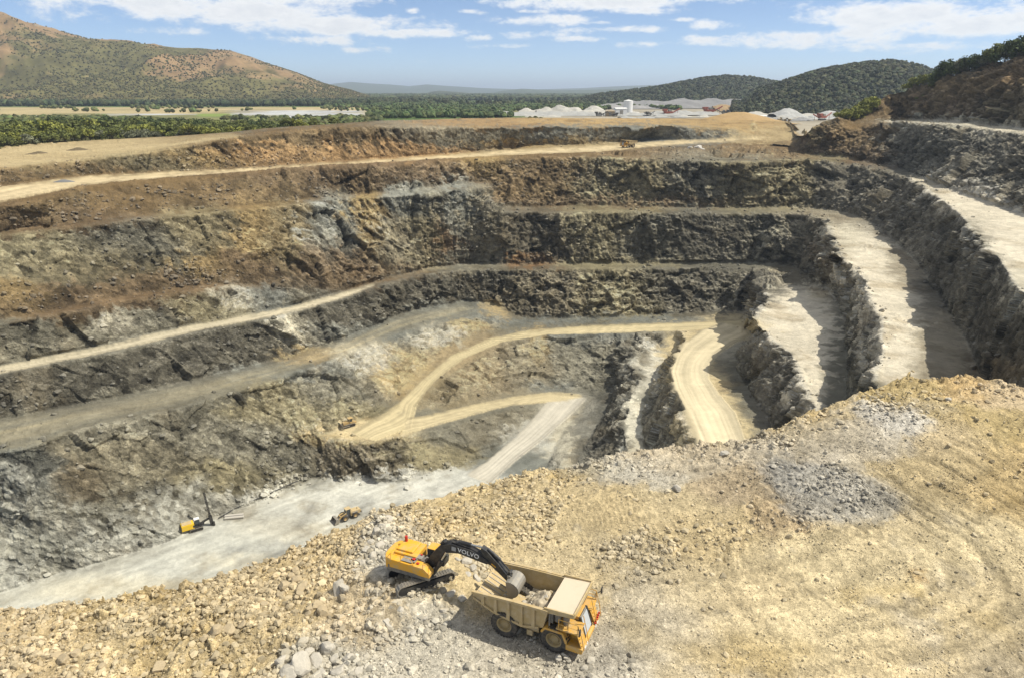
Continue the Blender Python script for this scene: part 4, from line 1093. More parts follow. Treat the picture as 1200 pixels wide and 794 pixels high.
HL = hill('hill', [(-500, -10), (-160, 12), (-60, 18), (0, 27), (20, 31), (50, 41), (100, 49), (150, 55), (200, 57), (240, 58), (258, 60), (275, 61), (300, 69), (340, 84), (380, 99), (410, 106), (430, 112), (450, 120)], 1750, 2900, 4600, left_col, -500, 450, 2.0, 230, 85, 351, M_PLAIN, .62)
HR = hill('hill', [(870, 120), (890, 104), (915, 97), (940, 88), (960, 82), (985, 77), (1010, 73), (1035, 70), (1060, 73), (1085, 80), (1110, 90), (1150, 100), (1220, 108), (1300, 112), (1400, 120)], 950, 1350, 2100, dark_col, 860, 1400, 2.0, 130, 60, 361, M_PLAIN, .3)
HM = hill('hill', [(660, 122), (700, 112), (740, 107), (770, 103), (800, 97), (830, 92), (850, 90), (880, 92), (900, 96), (930, 101), (970, 104), (1000, 110)], 1500, 2050, 3000, dark_col, 660, 1000, 2.0, 110, 60, 371, M_PLAIN)
HF = hill('far_ridge', [(330, 112), (370, 104), (392, 98), (412, 96), (430, 97.5), (455, 99), (480, 101), (500, 99), (520, 100.5), (560, 103), (600, 104.5), (625, 105), (640, 104.6), (680, 103.5), (720, 101.5), (760, 100), (800, 99), (850, 100), (900, 101), (1000, 104), (1070, 92), (1100, 84), (1130, 86), (1200, 92), (1300, 104)], 9000, 14000, 20000, far_col, 330, 1300, 3.0, 60, 600, 381, M_PLAIN)
HF2 = hill('far_ridge', [(560, 112), (590, 106), (612, 104), (650, 105.8), (700, 105), (740, 104), (780, 103.5), (830, 104), (900, 108)], 6000, 8500, 12000, far_col, 560, 900, 3.0, 50, 400, 391, M_PLAIN)
HF3 = hill('far_ridge', [(490, 112), (505, 107.5), (515, 106.3), (525, 107), (545, 108.5), (570, 112)], 5200, 6000, 7500, dark_col, 490, 570, 2.0, 40, 200, 397, M_PLAIN)

# ---------------------------------------------------------------- woodland: crowns of far trees, thousands of them
def leaf_material(name, var=0.5):
    m = bpy.data.materials.new(name)
    m.use_nodes = True
    t = NT(m.node_tree)
    b = t.n['Principled BSDF']
    at = t.new('ShaderNodeAttribute', attribute_name='Col')
    ge = t.new('ShaderNodeNewGeometry')
    a = t.noise(ge.outputs['Position'], .5, 3.0, 0.6)
    mul = t.new('ShaderNodeVectorMath', operation='SCALE')
    t.l.new(at.outputs['Color'], mul.inputs[0])
    t.put(mul.inputs['Scale'], t.math('ADD', t.math('MULTIPLY', t.math('SUBTRACT', a, .5), var * 2), 1.0))
    t.l.new(mul.outputs[0], b.inputs['Base Color'])
    b.inputs['Roughness'].default_value = .8
    b.inputs['Specular IOR Level'].default_value = .2
    return m


M_WOOD = leaf_material('woodland_leaves')
ph = (1 + 5 ** .5) / 2
ICO_V = np.array([(-1, ph, 0), (1, ph, 0), (-1, -ph, 0), (1, -ph, 0), (0, -1, ph), (0, 1, ph), (0, -1, -ph), (0, 1, -ph), (ph, 0, -1), (ph, 0, 1), (-ph, 0, -1), (-ph, 0, 1)]) / math.sqrt(1 + ph * ph)
ICO_F = np.array([(0, 11, 5), (0, 5, 1), (0, 1, 7), (0, 7, 10), (0, 10, 11), (1, 5, 9), (5, 11, 4), (11, 10, 2), (10, 7, 6), (7, 1, 8), (3, 9, 4), (3, 4, 2), (3, 2, 6), (3, 6, 8), (3, 8, 9), (4, 9, 5), (2, 4, 11), (6, 2, 10), (8, 6, 7), (9, 8, 1)])


def crowns(name, pts, size, colour, label, cat, squash=.8, jitter=.32):
    n = len(pts)
    V = ICO_V[None] * (1 + rng.uniform(-jitter, jitter, (n, 12, 1)))
    V = V * (size[:, None, None] * np.array((1, 1, squash))) + pts[:, None, :] + np.array((0, 0, 1)) * (size * squash * .8)[:, None, None]
    Fc = ICO_F[None] + (np.arange(n) * 12)[:, None, None]
    C = np.repeat(colour[:, None, :], 12, 1)
    o = grid_mesh(name, V.reshape(-1, 3), Fc.reshape(-1, 3), C.reshape(-1, 3), M_WOOD, smooth=False)
    o['kind'] = 'stuff'
    o['label'] = label
    o['category'] = cat
    return o


def on_hill(H, n, fn):
    X, Y, Z, C = H
    r, c = X.shape
    i = rng.integers(0, r - 1, n * 4); j = rng.integers(0, c - 1, n * 4)
    a = rng.random(n * 4)[:, None]; b = rng.random(n * 4)[:, None]
    G = np.stack([X, Y, Z], -1)
    p = G[i, j] * (1 - a) * (1 - b) + G[i + 1, j] * a * (1 - b) + G[i, j + 1] * (1 - a) * b + G[i + 1, j + 1] * a * b
    keep = fn(p) & (p[:, 2] > GZ + 1)
    return p[keep][:n]


def greens(n, base, var=.35, warm=.25):
    k = 1 + rng.normal(0, var, (n, 1)).clip(-.7, 1.0)
    c = np.array(base)[None] * k
    c[:, 0] *= 1 + rng.uniform(-.1, warm, n)
    return c


p = on_hill(HL, 30000, lambda p: 1.5 * fbm(p[:, 0], p[:, 1], p[:, 2], 260, 5, .62, 401) + .5 * (1 - ss(p[:, 2], GZ + 10, GZ + 70)) + rng.uniform(-.3, .3, len(p)) > .02)
crowns('hill_woodland', p, rng.uniform(1.0, 3.2, len(p)), greens(len(p), (.090, .088, .034), .35), 'scattered grey-green trees covering the tall brown hill on the left', 'woodland')
p = on_hill(HR, 13000, lambda p: p[:, 1] < 1800)
crowns('hill_woodland', p, rng.uniform(1.4, 4.0, len(p)), greens(len(p), (.045, .052, .024), .5), 'dark green trees covering the rounded hill behind the quarry works', 'woodland', .95)
p = on_hill(HM, 11000, lambda p: p[:, 1] < 2700)
crowns('hill_woodland', p, rng.uniform(2.0, 5.5, len(p)), greens(len(p), (.038, .046, .022), .5), 'dark trees on the low long hill beyond the white stockpiles', 'woodland', .95)


def on_plain(n, pa, pb, ya, yb, fn=None):
    px = rng.uniform(pa, pb, n); yy_ = np.sqrt(rng.uniform(ya ** 2, yb ** 2, n))
    aa = np.arctan2((px - 600) / FOC, math.cos(PITCH) + (397 - 107) / FOC * math.sin(PITCH))
    x = yy_ * np.tan(aa)
    z = np.full(n, GZ - .6)
    p = np.stack([x, yy_, z], -1)
    return p if fn is None else p[fn(p, px)]


p = on_plain(12000, -200, 760, 1600, 2600, lambda p, px: (px < 440) | (fbm(p[:, 0], p[:, 1], p[:, 2], 300, 3, .5, 411) > -.05))
crowns('woodland', p, rng.uniform(4, 8, len(p)), greens(len(p), (.040, .052, .020)), 'dark band of trees across the plain below the tall hill', 'woodland', 1.0)
p = on_plain(9000, 380, 800, 900, 1900, lambda p, px: ((px < 600) | (p[:, 1] > 1250)) & (fbm(p[:, 0], p[:, 1], p[:, 2], 200, 3, .5, 413) > -.15) & ((px > 430) | (p[:, 1] > 1500)))
crowns('woodland', p, rng.uniform(2.6, 5.2, len(p)), greens(len(p), (.055, .080, .026)), 'green bush over the plain left of the white stockpiles', 'woodland', .9)
p = on_plain(1600, -200, 440, 1150, 1560, lambda p, px: fbm(p[:, 0], p[:, 1], p[:, 2], 90, 3, .5, 415) > .22)
crowns('woodland', p, rng.uniform(2.5, 5, len(p)), greens(len(p), (.075, .095, .032)), 'scattered bushes in the dry paddock beside the pale strips', 'woodland', .8)
p = on_plain(2600, -200, 445, 600, 860, lambda p, px: fbm(p[:, 0], p[:, 1], p[:, 2], 110, 4, .6, 417) > -.22)
crowns('woodland', p, rng.uniform(2.2, 5.0, len(p)), greens(len(p), (.080, .095, .032), .4), 'scrub between the tree belt and the pale strips', 'woodland', .8)
p = on_plain(14000, 380, 1100, 2600, 6000)
crowns('woodland', p, rng.uniform(9, 18, len(p)), greens(len(p), (.052, .068, .026)), 'distant forest reaching across the plain to the blue ridges', 'woodland', .5)

# ---------------------------------------------------------------- air
hz = bpy.data.meshes.new('haze')
bmh = bmesh.new()
bmesh.ops.create_cube(bmh, size=1.0)
bmh.to_mesh(hz)
bmh.free()
haze = bpy.data.objects.new('haze', hz)
COL.objects.link(haze)
HAZE_TOP = 520.0
haze.scale = (160000, 160000, HAZE_TOP + 12)
haze.location = (0, 0, (HAZE_TOP - 12) / 2)
haze['kind'] = 'stuff'
mh = bpy.data.materials.new('haze_air')
mh.use_nodes = True
mh.node_tree.nodes.remove(mh.node_tree.nodes['Principled BSDF'])
pv = mh.node_tree.nodes.new('ShaderNodeVolumePrincipled')
pv.inputs['Color'].default_value = (.74, .86, 1.0, 1)
pv.inputs['Density'].default_value = 8.0e-5
pv.inputs['Anisotropy'].default_value = 0.2
mh.node_tree.links.new(pv.outputs[0], mh.node_tree.nodes['Material Output'].inputs['Volume'])
hz.materials.append(mh)
# ---------------------------------------------------------------- near trees
def simple_mat(name, col, rough=.6, metal=0.0, spec=.4, noise=0.0, nscale=3.0, dirt=None, bump=0.0):
    m = bpy.data.materials.new(name)
    m.use_nodes = True
    t = NT(m.node_tree)
    b = t.n['Principled BSDF']
    b.inputs['Roughness'].default_value = rough
    b.inputs['Metallic'].default_value = metal
    b.inputs['Specular IOR Level'].default_value = spec
    tc_ = t.new('ShaderNodeTexCoord')
    c = (*col, 1)
    if noise or dirt:
        a = t.noise(tc_.outputs['Object'], nscale, 5.0, .65)
        d = t.noise(tc_.outputs['Object'], nscale * 4.3, 4.0, .65)
        f = t.math('ADD', t.math('MULTIPLY', a, .65), t.math('MULTIPLY', d, .35))
        lo = tuple(x * (1 - noise) for x in col) + (1,)
        hi = tuple(min(1, x * (1 + noise)) for x in col) + (1,)
        c = t.mix(f, lo, hi)
        if dirt:
            c = t.mix(t.sstep(f, .5 - .3 * dirt[1], .5 + .25), c, (*dirt[0], 1))
    t.put(b.inputs['Base Color'], c)
    if bump:
        bp = t.new('ShaderNodeBump')
        bp.inputs['Strength'].default_value = bump
        bp.inputs['Distance'].default_value = .05
        t.put(bp.inputs['Height'], t.noise(tc_.outputs['Object'], nscale * 2, 5.0, .65))
        t.l.new(bp.outputs[0], b.inputs['Normal'])
    return m


M_BARK = simple_mat('bark', (.11, .085, .06), .9, noise=.3)


def tag(o, label, cat, group=None):
    o['label'] = label
    o['category'] = cat
    if group:
        o['group'] = group
    return o


def empty(name, loc, rz=0.0, label=None, cat=None, group=None, tilt=None):
    o = bpy.data.objects.new(name, None)
    COL.objects.link(o)
    o.empty_display_size = .3
    o.location = loc
    o.rotation_euler = (tilt[0], tilt[1], rz) if tilt else (0, 0, rz)
    if label:
        tag(o, label, cat, group)
    return o


def copy_tree(o, parent=None):
    c = o.copy()
    COL.objects.link(c)
    if parent:
        c.parent = parent
    for ch in list(o.children):
        copy_tree(ch, c)
    return c


def tree_proto(seed, h, wdt, colour, lobes, dens, leaf):
    """trunk with limbs and a crown of leaf clumps; returns two meshes"""
    r = np.random.default_rng(seed)
    bm = bmesh.new()

    def limb(a, b, ra, rb, n=6):
        a, b = Vector(a), Vector(b)
        d = (b - a).normalized()
        s = d.orthogonal().normalized(); t_ = d.cross(s)
        A = [bm.verts.new(a + (s * math.cos(k * 6.2832 / n) + t_ * math.sin(k * 6.2832 / n)) * ra) for k in range(n)]
        B = [bm.verts.new(b + (s * math.cos(k * 6.2832 / n) + t_ * math.sin(k * 6.2832 / n)) * rb) for k in range(n)]
        for k in range(n):
            bm.faces.new((A[k], A[(k + 1) % n], B[(k + 1) % n], B[k]))
    limb((0, 0, -.6), (.1, 0, h * .3), .03 * h, .022 * h)
    cl = []
    for i in range(lobes):
        a = i * 2.399 + r.uniform(-.4, .4)
        rr_ = wdt * .5 * math.sqrt((i + .5) / lobes) * r.uniform(.7, 1.05)
        z = h * (r.uniform(.38, .62) + .30 * (1 - (rr_ / (wdt * .5)) ** 2))
        c = (math.cos(a) * rr_, math.sin(a) * rr_, z)
        cl.append((c, wdt * r.uniform(.15, .25)))
        limb((.1, 0, h * r.uniform(.15, .3)), c, .012 * h, .004 * h, 4)
    tm = bpy.data.meshes.new('trunk')
    bm.to_mesh(tm); bm.free()
    tm.materials.append(M_BARK)
    V, C = [], []
    for (c, rad) in cl:
        n = int(dens * (rad / (wdt * .2)) ** 2)
        d = r.normal(size=(n, 3)); d /= np.linalg.norm(d, axis=1, keepdims=True)
        q = np.array(c) + d * rad * r.uniform(.55, 1.12, (n, 1)) * np.array((1, 1, .8))
        nn = d + r.normal(scale=.6, size=(n, 3)); nn /= np.linalg.norm(nn, axis=1, keepdims=True)
        up = r.normal(size=(n, 3))
        s = np.cross(nn, up); s /= np.linalg.norm(s, axis=1, keepdims=True)
        t_ = np.cross(nn, s)
        L = leaf * r.uniform(.6, 1.35, (n, 1))
        V.append(np.stack([q - s * L - t_ * L * .6, q + s * L - t_ * L * .5, q + s * L * .8 + t_ * L * .6, q - s * L * .9 + t_ * L * .7], 1))
        tone = r.normal(1, .14)
        cc = np.array(colour)[None] * (tone * (1 + r.normal(0, .2, (n, 1)))).clip(.35, 1.8)
        C.append(np.repeat(cc[:, None], 4, 1))
    V = np.concatenate(V); C = np.concatenate(C)
    o = grid_mesh('crown', V.reshape(-1, 3), np.arange(len(V) * 4).reshape(-1, 4), C.reshape(-1, 3), M_WOOD, smooth=False)
    cm = o.data
    bpy.data.objects.remove(o)
    return tm, cm


KINDS_ = [  # colour, label word
    ((.125, .138, .038), 'olive green'), ((.195, .200, .042), 'bright yellow-green'), ((.062, .082, .026), 'dark green'), ((.165, .17, .10), 'pale grey-green')]
PROTO = {}
for ki in range(4):
    PROTO[ki] = [tree_proto(500 + ki * 10 + j, 8.0, [9.5, 7.5, 8.5][j], KINDS_[ki][0], [15, 11, 13][j], 75, .36) for j in range(3)]


def plant_tree(loc, ki, j, scale, name, label, cat, group=None, sz=1.0):
    tm, cm = PROTO[ki][j]
    e = empty(name, loc, rng.uniform(0, 6.28), label, cat, group)
    e.scale = (scale, scale, scale * sz)
    for nm, me in (('trunk', tm), ('crown', cm)):
        o = bpy.data.objects.new(nm, me)
        COL.objects.link(o)
        o.parent = e
    return e


TREE_T = np.array([[p[0], 0] for p in T_EDGE])
def edge_point(px, out):
    i = int(np.clip((px - X0) / STEP, 0, len(cols) - 1))
    p = pit2[0, i]
    d = hd_pit[i]
    z = max(p[2] - out * .45, GZ - .4)
    return Vector((p[0] + d[0] * out, p[1] + d[1] * out, z - .3))


hd_pit = np.stack([dx[0], dy[0]], -1); hd_pit /= np.linalg.norm(hd_pit, axis=-1, keepdims=True)
GT = 'trees in the belt beyond the dirt terrace'
BELT = {0: 'olive green bushy tree in the dense belt behind the dirt terrace', 1: 'bright yellow-green bushy tree in the dense belt behind the dirt terrace',
        2: 'dark green tree at the back of the belt behind the dirt terrace', 3: 'pale grey-green tree in the dense belt behind the dirt terrace'}
n_t = 0
for row, (out0, out1, count, kinds) in enumerate([(3, 14, 46, (1, 1, 0, 0, 3)), (16, 32, 44, (1, 0, 0, 1)), (34, 60, 44, (0, 1, 0, 2)), (64, 105, 46, (2, 2, 0)), (110, 170, 50, (2, 2, 2, 0))]):
    for i in range(count):
        px = -60 + (i + rng.uniform(.1, .9)) * (455 if row < 4 else 420) / count
        if px > 280 and row == 0 and rng.random() < .55:
            continue
        if px > 330 and rng.random() < .45:
            continue
        ki = int(rng.choice(kinds))
        sc = rng.uniform(1.0, 1.6) * (.85 if row == 0 else 1.1) * (1.0 if px < 260 else .8)
        plant_tree(edge_point(px, rng.uniform(out0, out1)), ki, int(rng.integers(3)), sc, 'tree', BELT[ki], 'tree', GT, rng.uniform(.8, 1.1))
# a thin line of bushes along the crest further right, and the tall round one among them
plant_tree(edge_point(353, 30), 1, 1, 1.5, 'tree', 'tall bright green tree standing above the low bushes in front of the pale strips', 'tree')
for px, sc in ((398, .8), (404, .9), (411, .7), (424, .75), (430, .8)):
    plant_tree(edge_point(px, rng.uniform(20, 50)), 0, int(rng.integers(3)), sc, 'tree', 'small olive tree near the end of the belt where the dark forest starts', 'tree', 'small trees at the end of the belt')
for px, sc in ((622, .5), (628, .55), (634, .5), (640, .45)):
    plant_tree(edge_point(px, rng.uniform(2, 10)), 0, int(rng.integers(3)), sc, 'shrub', 'low green shrub on the tan ledge in front of the white stockpiles', 'shrub', 'shrubs on the tan ledge')


def hill_tree(px, py, back, ki, j, sc, name, label, cat, group=None, sz=1.0):
    """stand a plant on the right hill just behind the survey point on its brow"""
    i = int(np.clip((px - X0) / STEP, 0, len(cols) - 1))
    p = pit2[0, i]; d = hd_pit[i]
    v_ = Vector((p[0] + d[0] * back, p[1] + d[1] * back, p[2] - max(back, 0) * .42 - .3 - 1.7 * sc)) if py is None else pit_point(px, py)
    return plant_tree(v_, ki, j, sc, name, label, cat, group, sz)


for k_, (px, b, sc) in enumerate([(983, 1, .8), (989, 2, 1.05), (995, 1, 1.2), (1001, 2, 1.35), (1007, 1, 1.4), (1013, 1, 1.5), (1019, 1, 1.45), (1025, 2, 1.1), (998, 6, 1.3), (1014, 6, 1.5)]):
    hill_tree(px, None, b, 1, k_ % 3, sc, 'shrub', 'yellow-green leafy shrub in the clump at the foot of the dark hill brow', 'shrub', 'shrubs in the yellow-green clump')
GB = 'trees along the brow of the right hill'
for k_, (px, b, sc, ki) in enumerate([(1066, 3, .6, 1), (1074, 4, .75, 1), (1081, 3, .8, 0), (1087, 6, .9, 1), (1093, 4, .85, 0), (1099, 8, .95, 0), (1105, 4, .9, 2), (1110, 3, 1.0, 2), (1116, 6, 1.0, 2), (1122, 4, .95, 2), (1128, 8, .9, 0), (1134, 4, .95, 3),
                                      (1139, 3, 1.05, 2), (1145, 4, 1.1, 2), (1151, 3, 1.0, 2), (1158, 5, .8, 3), (1164, 4, .9, 2), (1171, 3, 1.1, 0), (1177, 4, 1.15, 2), (1184, 3, 1.1, 2), (1191, 5, 1.0, 3), (1197, 3, 1.2, 2), (1205, 4, 1.1, 2), (1215, 4, 1.1, 0), (1230, 4, 1.1, 2), (1250, 4, 1.0, 2)]):
    lab = {0: 'olive green tree among the darker trees along the brow of the right hill', 1: 'light green shrub at the lower end of the right hill brow', 2: 'dark green tree along the brow of the right hill', 3: 'thin grey-green tree along the brow of the right hill'}[ki]
    hill_tree(px, None, b * .5, ki, k_ % 3, sc * (1.45 if px > 1100 else 1.3), 'shrub' if ki == 1 else 'tree', lab, 'shrub' if ki == 1 else 'tree', GB, 1.05)
for px, py, sc in ((1074, 118, .35), (1082, 116, .4), (1096, 112, .45), (1108, 108, .4)):
    hill_tree(px, py, 0, 0, 1, sc, 'shrub', 'small olive shrub on the brown slope below the hill brow', 'shrub', 'small shrubs on the brown slope', .8)

# ---------------------------------------------------------------- loose stone
M_STONE = soil_material('loose_stone', 1.1, 4.0, .6, contrast=.3, bdist=.1)


def stones(name, pts, size, colour, label, cat, flat_=.75):
    n = len(pts)
    V = ICO_V[None] * rng.uniform(.62, 1.25, (n, 12, 1)) * np.stack([rng.uniform(.7, 1.35, n), rng.uniform(.7, 1.2, n), rng.uniform(.55, .95, n)], -1)[:, None, :]
    a = rng.uniform(0, 6.283, n); ca_, sa_ = np.cos(a), np.sin(a)
    x = V[..., 0] * ca_[:, None] - V[..., 1] * sa_[:, None]; y = V[..., 0] * sa_[:, None] + V[..., 1] * ca_[:, None]
    V = np.stack([x, y, V[..., 2]], -1) * size[:, None, None] + pts[:, None, :]
    Fc = ICO_F[None] + (np.arange(n) * 12)[:, None, None]
    o = grid_mesh(name, V.reshape(-1, 3), Fc.reshape(-1, 3), np.repeat(colour[:, None, :], 12, 1).reshape(-1, 3), M_STONE, smooth=False)
    o['kind'] = 'stuff'
    o['label'] = label
    o['category'] = cat
    return o


def scatter(G, Cc, W, n, smin, smax, power, sink=.25, bright=(.8, 1.35)):
    """choose n grid vertices with probability W and put a stone at each; sizes follow a power law"""
    W = np.clip(W, 0, None)
    Wf = (W / W.sum()).ravel()
    idx = rng.choice(len(Wf), n, p=Wf)
    p = G.reshape(-1, 3)[idx] + rng.normal(0, .15, (n, 3)) * np.array((1, 1, 0))
    s = smin * (smax / smin) ** (rng.random(n) ** power)
    p[:, 2] += s * (.55 - sink)
    c = Cc.reshape(-1, 3)[idx] * rng.uniform(*bright, (n, 1))
    return p, s, c


area = (np.clip(embf[..., 1], 20, 90) / 50.0) ** 2
vis_rows = (np.arange(embf.shape[0]) >= NB - 6)[:, None]
Wd = (rub ** 1.5 * (.10 + ss(fbm(ex, ey, ez, 4, 4, .65, 601), -.25, .5)) + .007) * area * vis_rows
emb_base = np.stack([blur(colf[..., a], 6, 1) for a in range(3)], -1)
emb_base = emb_base * .72 + np.array((.42, .38, .30)) * .28
p, s, c = scatter(emb2, emb_base, Wd, 62000, .04, .34, 3.6, .42, (.62, 1.3))
stones('rubble', p, s, c, 'broken stone strewn over the dumped embankment', 'rubble')
Wf_ = (.12 + ss(fbm(ex, ey, ez, 3, 4, .65, 603), -.15, .5)) * (1 - .6 * rub) * area * vis_rows
p, s, c = scatter(emb2, emb_base, Wf_, 42000, .022, .10, 2.6, .3, (.62, 1.4))
stones('gravel', p, s, c, 'fine gravel sprinkled over the flat dirt right of the dump truck', 'gravel')
# grey-white stone round the excavator and at the bottom of the picture
Wg = sample(blur(np.maximum.reduce([poly_mask([(425, 615), (480, 605), (500, 625), (470, 655), (440, 680), (415, 650)]), poly_mask([(330, 770), (380, 755), (430, 770), (440, 830), (330, 830)]), .8 * poly_mask([(540, 655), (570, 650), (575, 680), (545, 690)]), .5 * poly_mask([(420, 680), (470, 660), (540, 690), (520, 740), (440, 760)])]), 5, 2), PXa, PYa) * area * vis_rows
p, s, c = scatter(emb2, emb_base * .6 + np.array((.40, .37, .30)) * .4, Wg, 9000, .045, .36, 3.4, .4, (.6, 1.2))
stones('rubble', p, s, c, 'pale grey rubble heaped round the excavator and along the bottom edge', 'rubble')
# fallen rock on the pit benches
parea = (pit[..., 1] / 250.0) ** 2
toe = blur(rock, 6, 2) * (1 - rsoft) * (.3 + .9 * talus + 1.0 * ss(xx, 60, 90) * flat)
Wp = toe * (1 - .85 * scree) * parea * (.2 + ss(fbm(xx, yy, zz, 20, 3, .6, 611), -.1, .5)) * ss(PYg, 150, 200) * (1 - ss(pit[..., 1], 520, 640))
pc_ = np.stack([blur(col[..., a], 5, 1) for a in range(3)], -1) * .75 + np.array((.25, .24, .21)) * .25
p, s, c = scatter(pit2, pc_, Wp, 15000, .2, 1.25, 3.6, bright=(.7, 1.45))
stones('talus', p, s, c, 'fallen rock lying on the benches and slopes of the pit', 'rubble')


def boulder_mesh(seed):
    r = random.Random(seed)
    bm = bmesh.new()
    bmesh.ops.create_icosphere(bm, subdivisions=3, radius=1.0)
    for _ in range(r.randint(9, 13)):           # cleave faces off it
        d = Vector((r.gauss(0, 1), r.gauss(0, 1), r.gauss(0, 1))).normalized()
        k = r.uniform(.52, .85)
        for v_ in bm.verts:
            q = v_.co.dot(d)
            if q > k:
                v_.co -= d * (q - k)
    for v_ in bm.verts:
        v_.co *= 1 + .02 * r.gauss(0, 1)
    me = bpy.data.meshes.new('boulder')
    bm.to_mesh(me); bm.free()
    return me


BM_ = {}
for cname, cc in (('tan', (.40, .32, .20)), ('pale', (.44, .40, .325)), ('grey', (.27, .255, .22)), ('white', (.62, .59, .53))):
    m = simple_mat('boulder_' + cname, cc, .95, spec=.15, noise=.35, nscale=1.6, bump=.6)
    BM_[cname] = []
    for i in range(5):
        me = boulder_mesh(900 + i)
        me.materials.append(m)
        BM_[cname].append(me)


def boulder(p, size, kind, label, group, squash=.75):
    o = bpy.data.objects.new('boulder', random.choice(BM_[kind]))
    COL.objects.link(o)
    o.location = (p.x, p.y, p.z + size * .22)
    o.scale = (size * random.uniform(.85, 1.25), size * random.uniform(.8, 1.1), size * squash * random.uniform(.85, 1.15))
    o.rotation_euler = (random.uniform(-.35, .35), random.uniform(-.35, .35), random.uniform(0, 6.28))
    tag(o, label, 'boulder', group)
    return o


LT = 'tan boulder lying in the dumped rubble left of the excavator'
LP = 'pale grey boulder in the stone heap along the bottom edge'
for px, py, sz in ((336, 691, .62), (349, 684, .6), (341, 678, .5), (354, 694, .55), (352, 700, .45), (346, 671, .4), (372, 715, .55), (379, 721, .6), (364, 718, .45), (362, 722, .35), (330, 700, .35), (255, 746, .55), (268, 742, .6), (240, 752, .45), (285, 735, .4), (76, 775, .6), (66, 770, .5), (90, 768, .4), (120, 785, .45), (200, 762, .4), (225, 705, .4), (310, 712, .4), (150, 728, .35), (30, 752, .4), (186, 782, .5)):
    boulder(emb_point(px, py), sz, 'tan', LT, 'tan boulders in the dumped rubble')
for px, py, sz in ((352, 784, .95), (384, 763, .75), (372, 778, .6), (398, 789, .75), (362, 768, .5), (340, 792, .7), (410, 775, .45), (392, 774, .4), (376, 792, .6), (420, 790, .4), (330, 780, .5), (356, 771, .45)):
    boulder(emb_point(px, py), sz, 'pale', LP, 'pale boulders along the bottom edge')
for px, py, sz in ((397, 697, .62), (404, 698, .52)):
    boulder(emb_point(px, py), sz, 'pale', 'upright pale slab of rock, one of a leaning pair left of the excavator', 'leaning slabs left of the excavator', 1.5)
for px, py, sz in ((442, 632, .5), (450, 626, .55), (436, 640, .45), (456, 618, .5), (446, 645, .5), (430, 650, .4), (462, 612, .4), (438, 655, .45), (428, 636, .35), (470, 607, .4), (418, 672, .4), (425, 663, .4)):
    boulder(emb_point(px, py), sz, 'pale', 'pale grey boulder in the heap behind the excavator tail', 'boulders behind the excavator tail')
for px, py, sz in ((547, 661, .55), (555, 668, .5), (548, 676, .4), (536, 660, .4), (558, 680, .45), (528, 700, .5), (541, 705, .45), (520, 716, .4), (498, 724, .4), (470, 720, .4), (455, 735, .45), (484, 744, .35)):
    boulder(emb_point(px, py), sz, 'pale', 'pale boulder on the ground between excavator tracks and truck tail', 'boulders between excavator and truck')
for px, py, sz in ((655, 773, .35), (663, 772, .22), (600, 787, .25)):
    boulder(emb_point(px, py), sz, 'pale', 'small pale stone alone on the flat ground in front of the truck', 'single stones in front of the truck')
for px, py, sz in ((850, 533, .5), (794, 572, .45), (915, 548, .3), (1110, 470, .35)):
    boulder(emb_point(px, py), sz, 'pale', 'single pale boulder on the crest of the embankment, right of the road spur', 'single boulders on the embankment crest')
for px, py, sz in ((809, 175, 2.4), (818, 174, 3.0), (822, 176, 2.0)):
    boulder(pit_point(px, py), sz, 'white', 'white boulder on the pit rim right of the far truck', 'white boulders on the pit rim')
# ---------------------------------------------------------------- machines
YEL = simple_mat('machine_yellow', (.62, .33, .035), .45, noise=.12, nscale=1.6, dirt=((.42, .33, .2), .5))
XYEL = simple_mat('excavator_yellow', (.72, .36, .02), .4, noise=.08, nscale=1.6, dirt=((.46, .34, .17), .35))
DUSTY = simple_mat('dusty_machine_yellow', (.46, .29, .075), .7, noise=.25, nscale=1.4, dirt=((.40, .34, .24), .6))
TANP = simple_mat('dusty_tan_paint', (.45, .33, .15), .7, noise=.25, nscale=1.3, dirt=((.50, .41, .27), .45))
RIM = simple_mat('rim_paint', (.33, .24, .10), .7, noise=.25, nscale=2.0, dirt=((.34, .28, .19), .4))
BEIGE = simple_mat('beige_deck', (.60, .50, .36), .75, noise=.10, nscale=.8, dirt=((.52, .43, .3), .3))
TYRE = simple_mat('tyre_rubber', (.035, .033, .030), .85, noise=.3, nscale=2.5, dirt=((.16, .135, .10), .45))
BLACK = simple_mat('black_steel', (.022, .022, .023), .5, noise=.3, nscale=2.0, dirt=((.10, .09, .07), .25))
STEEL = simple_mat('worn_steel', (.30, .28, .24), .5, metal=.4, noise=.25, nscale=2.5, dirt=((.36, .31, .23), .4))
GREY = simple_mat('dusty_grey', (.20, .19, .17), .75, noise=.25, nscale=2.0, dirt=((.34, .29, .22), .45))
GLASS = simple_mat('cab_glass', (.03, .04, .045), .08, spec=.8)
RED = simple_mat('red_paint', (.45, .03, .02), .5, noise=.1)
WHITE = simple_mat('white_paint', (.72, .71, .68), .6, noise=.08, dirt=((.55, .5, .42), .2))
CHROME = simple_mat('bare_rod', (.5, .5, .48), .25, metal=.9)
LOADM = soil_material('load_rock', 1.4, 5.0, .6, contrast=.35, bdist=.15)


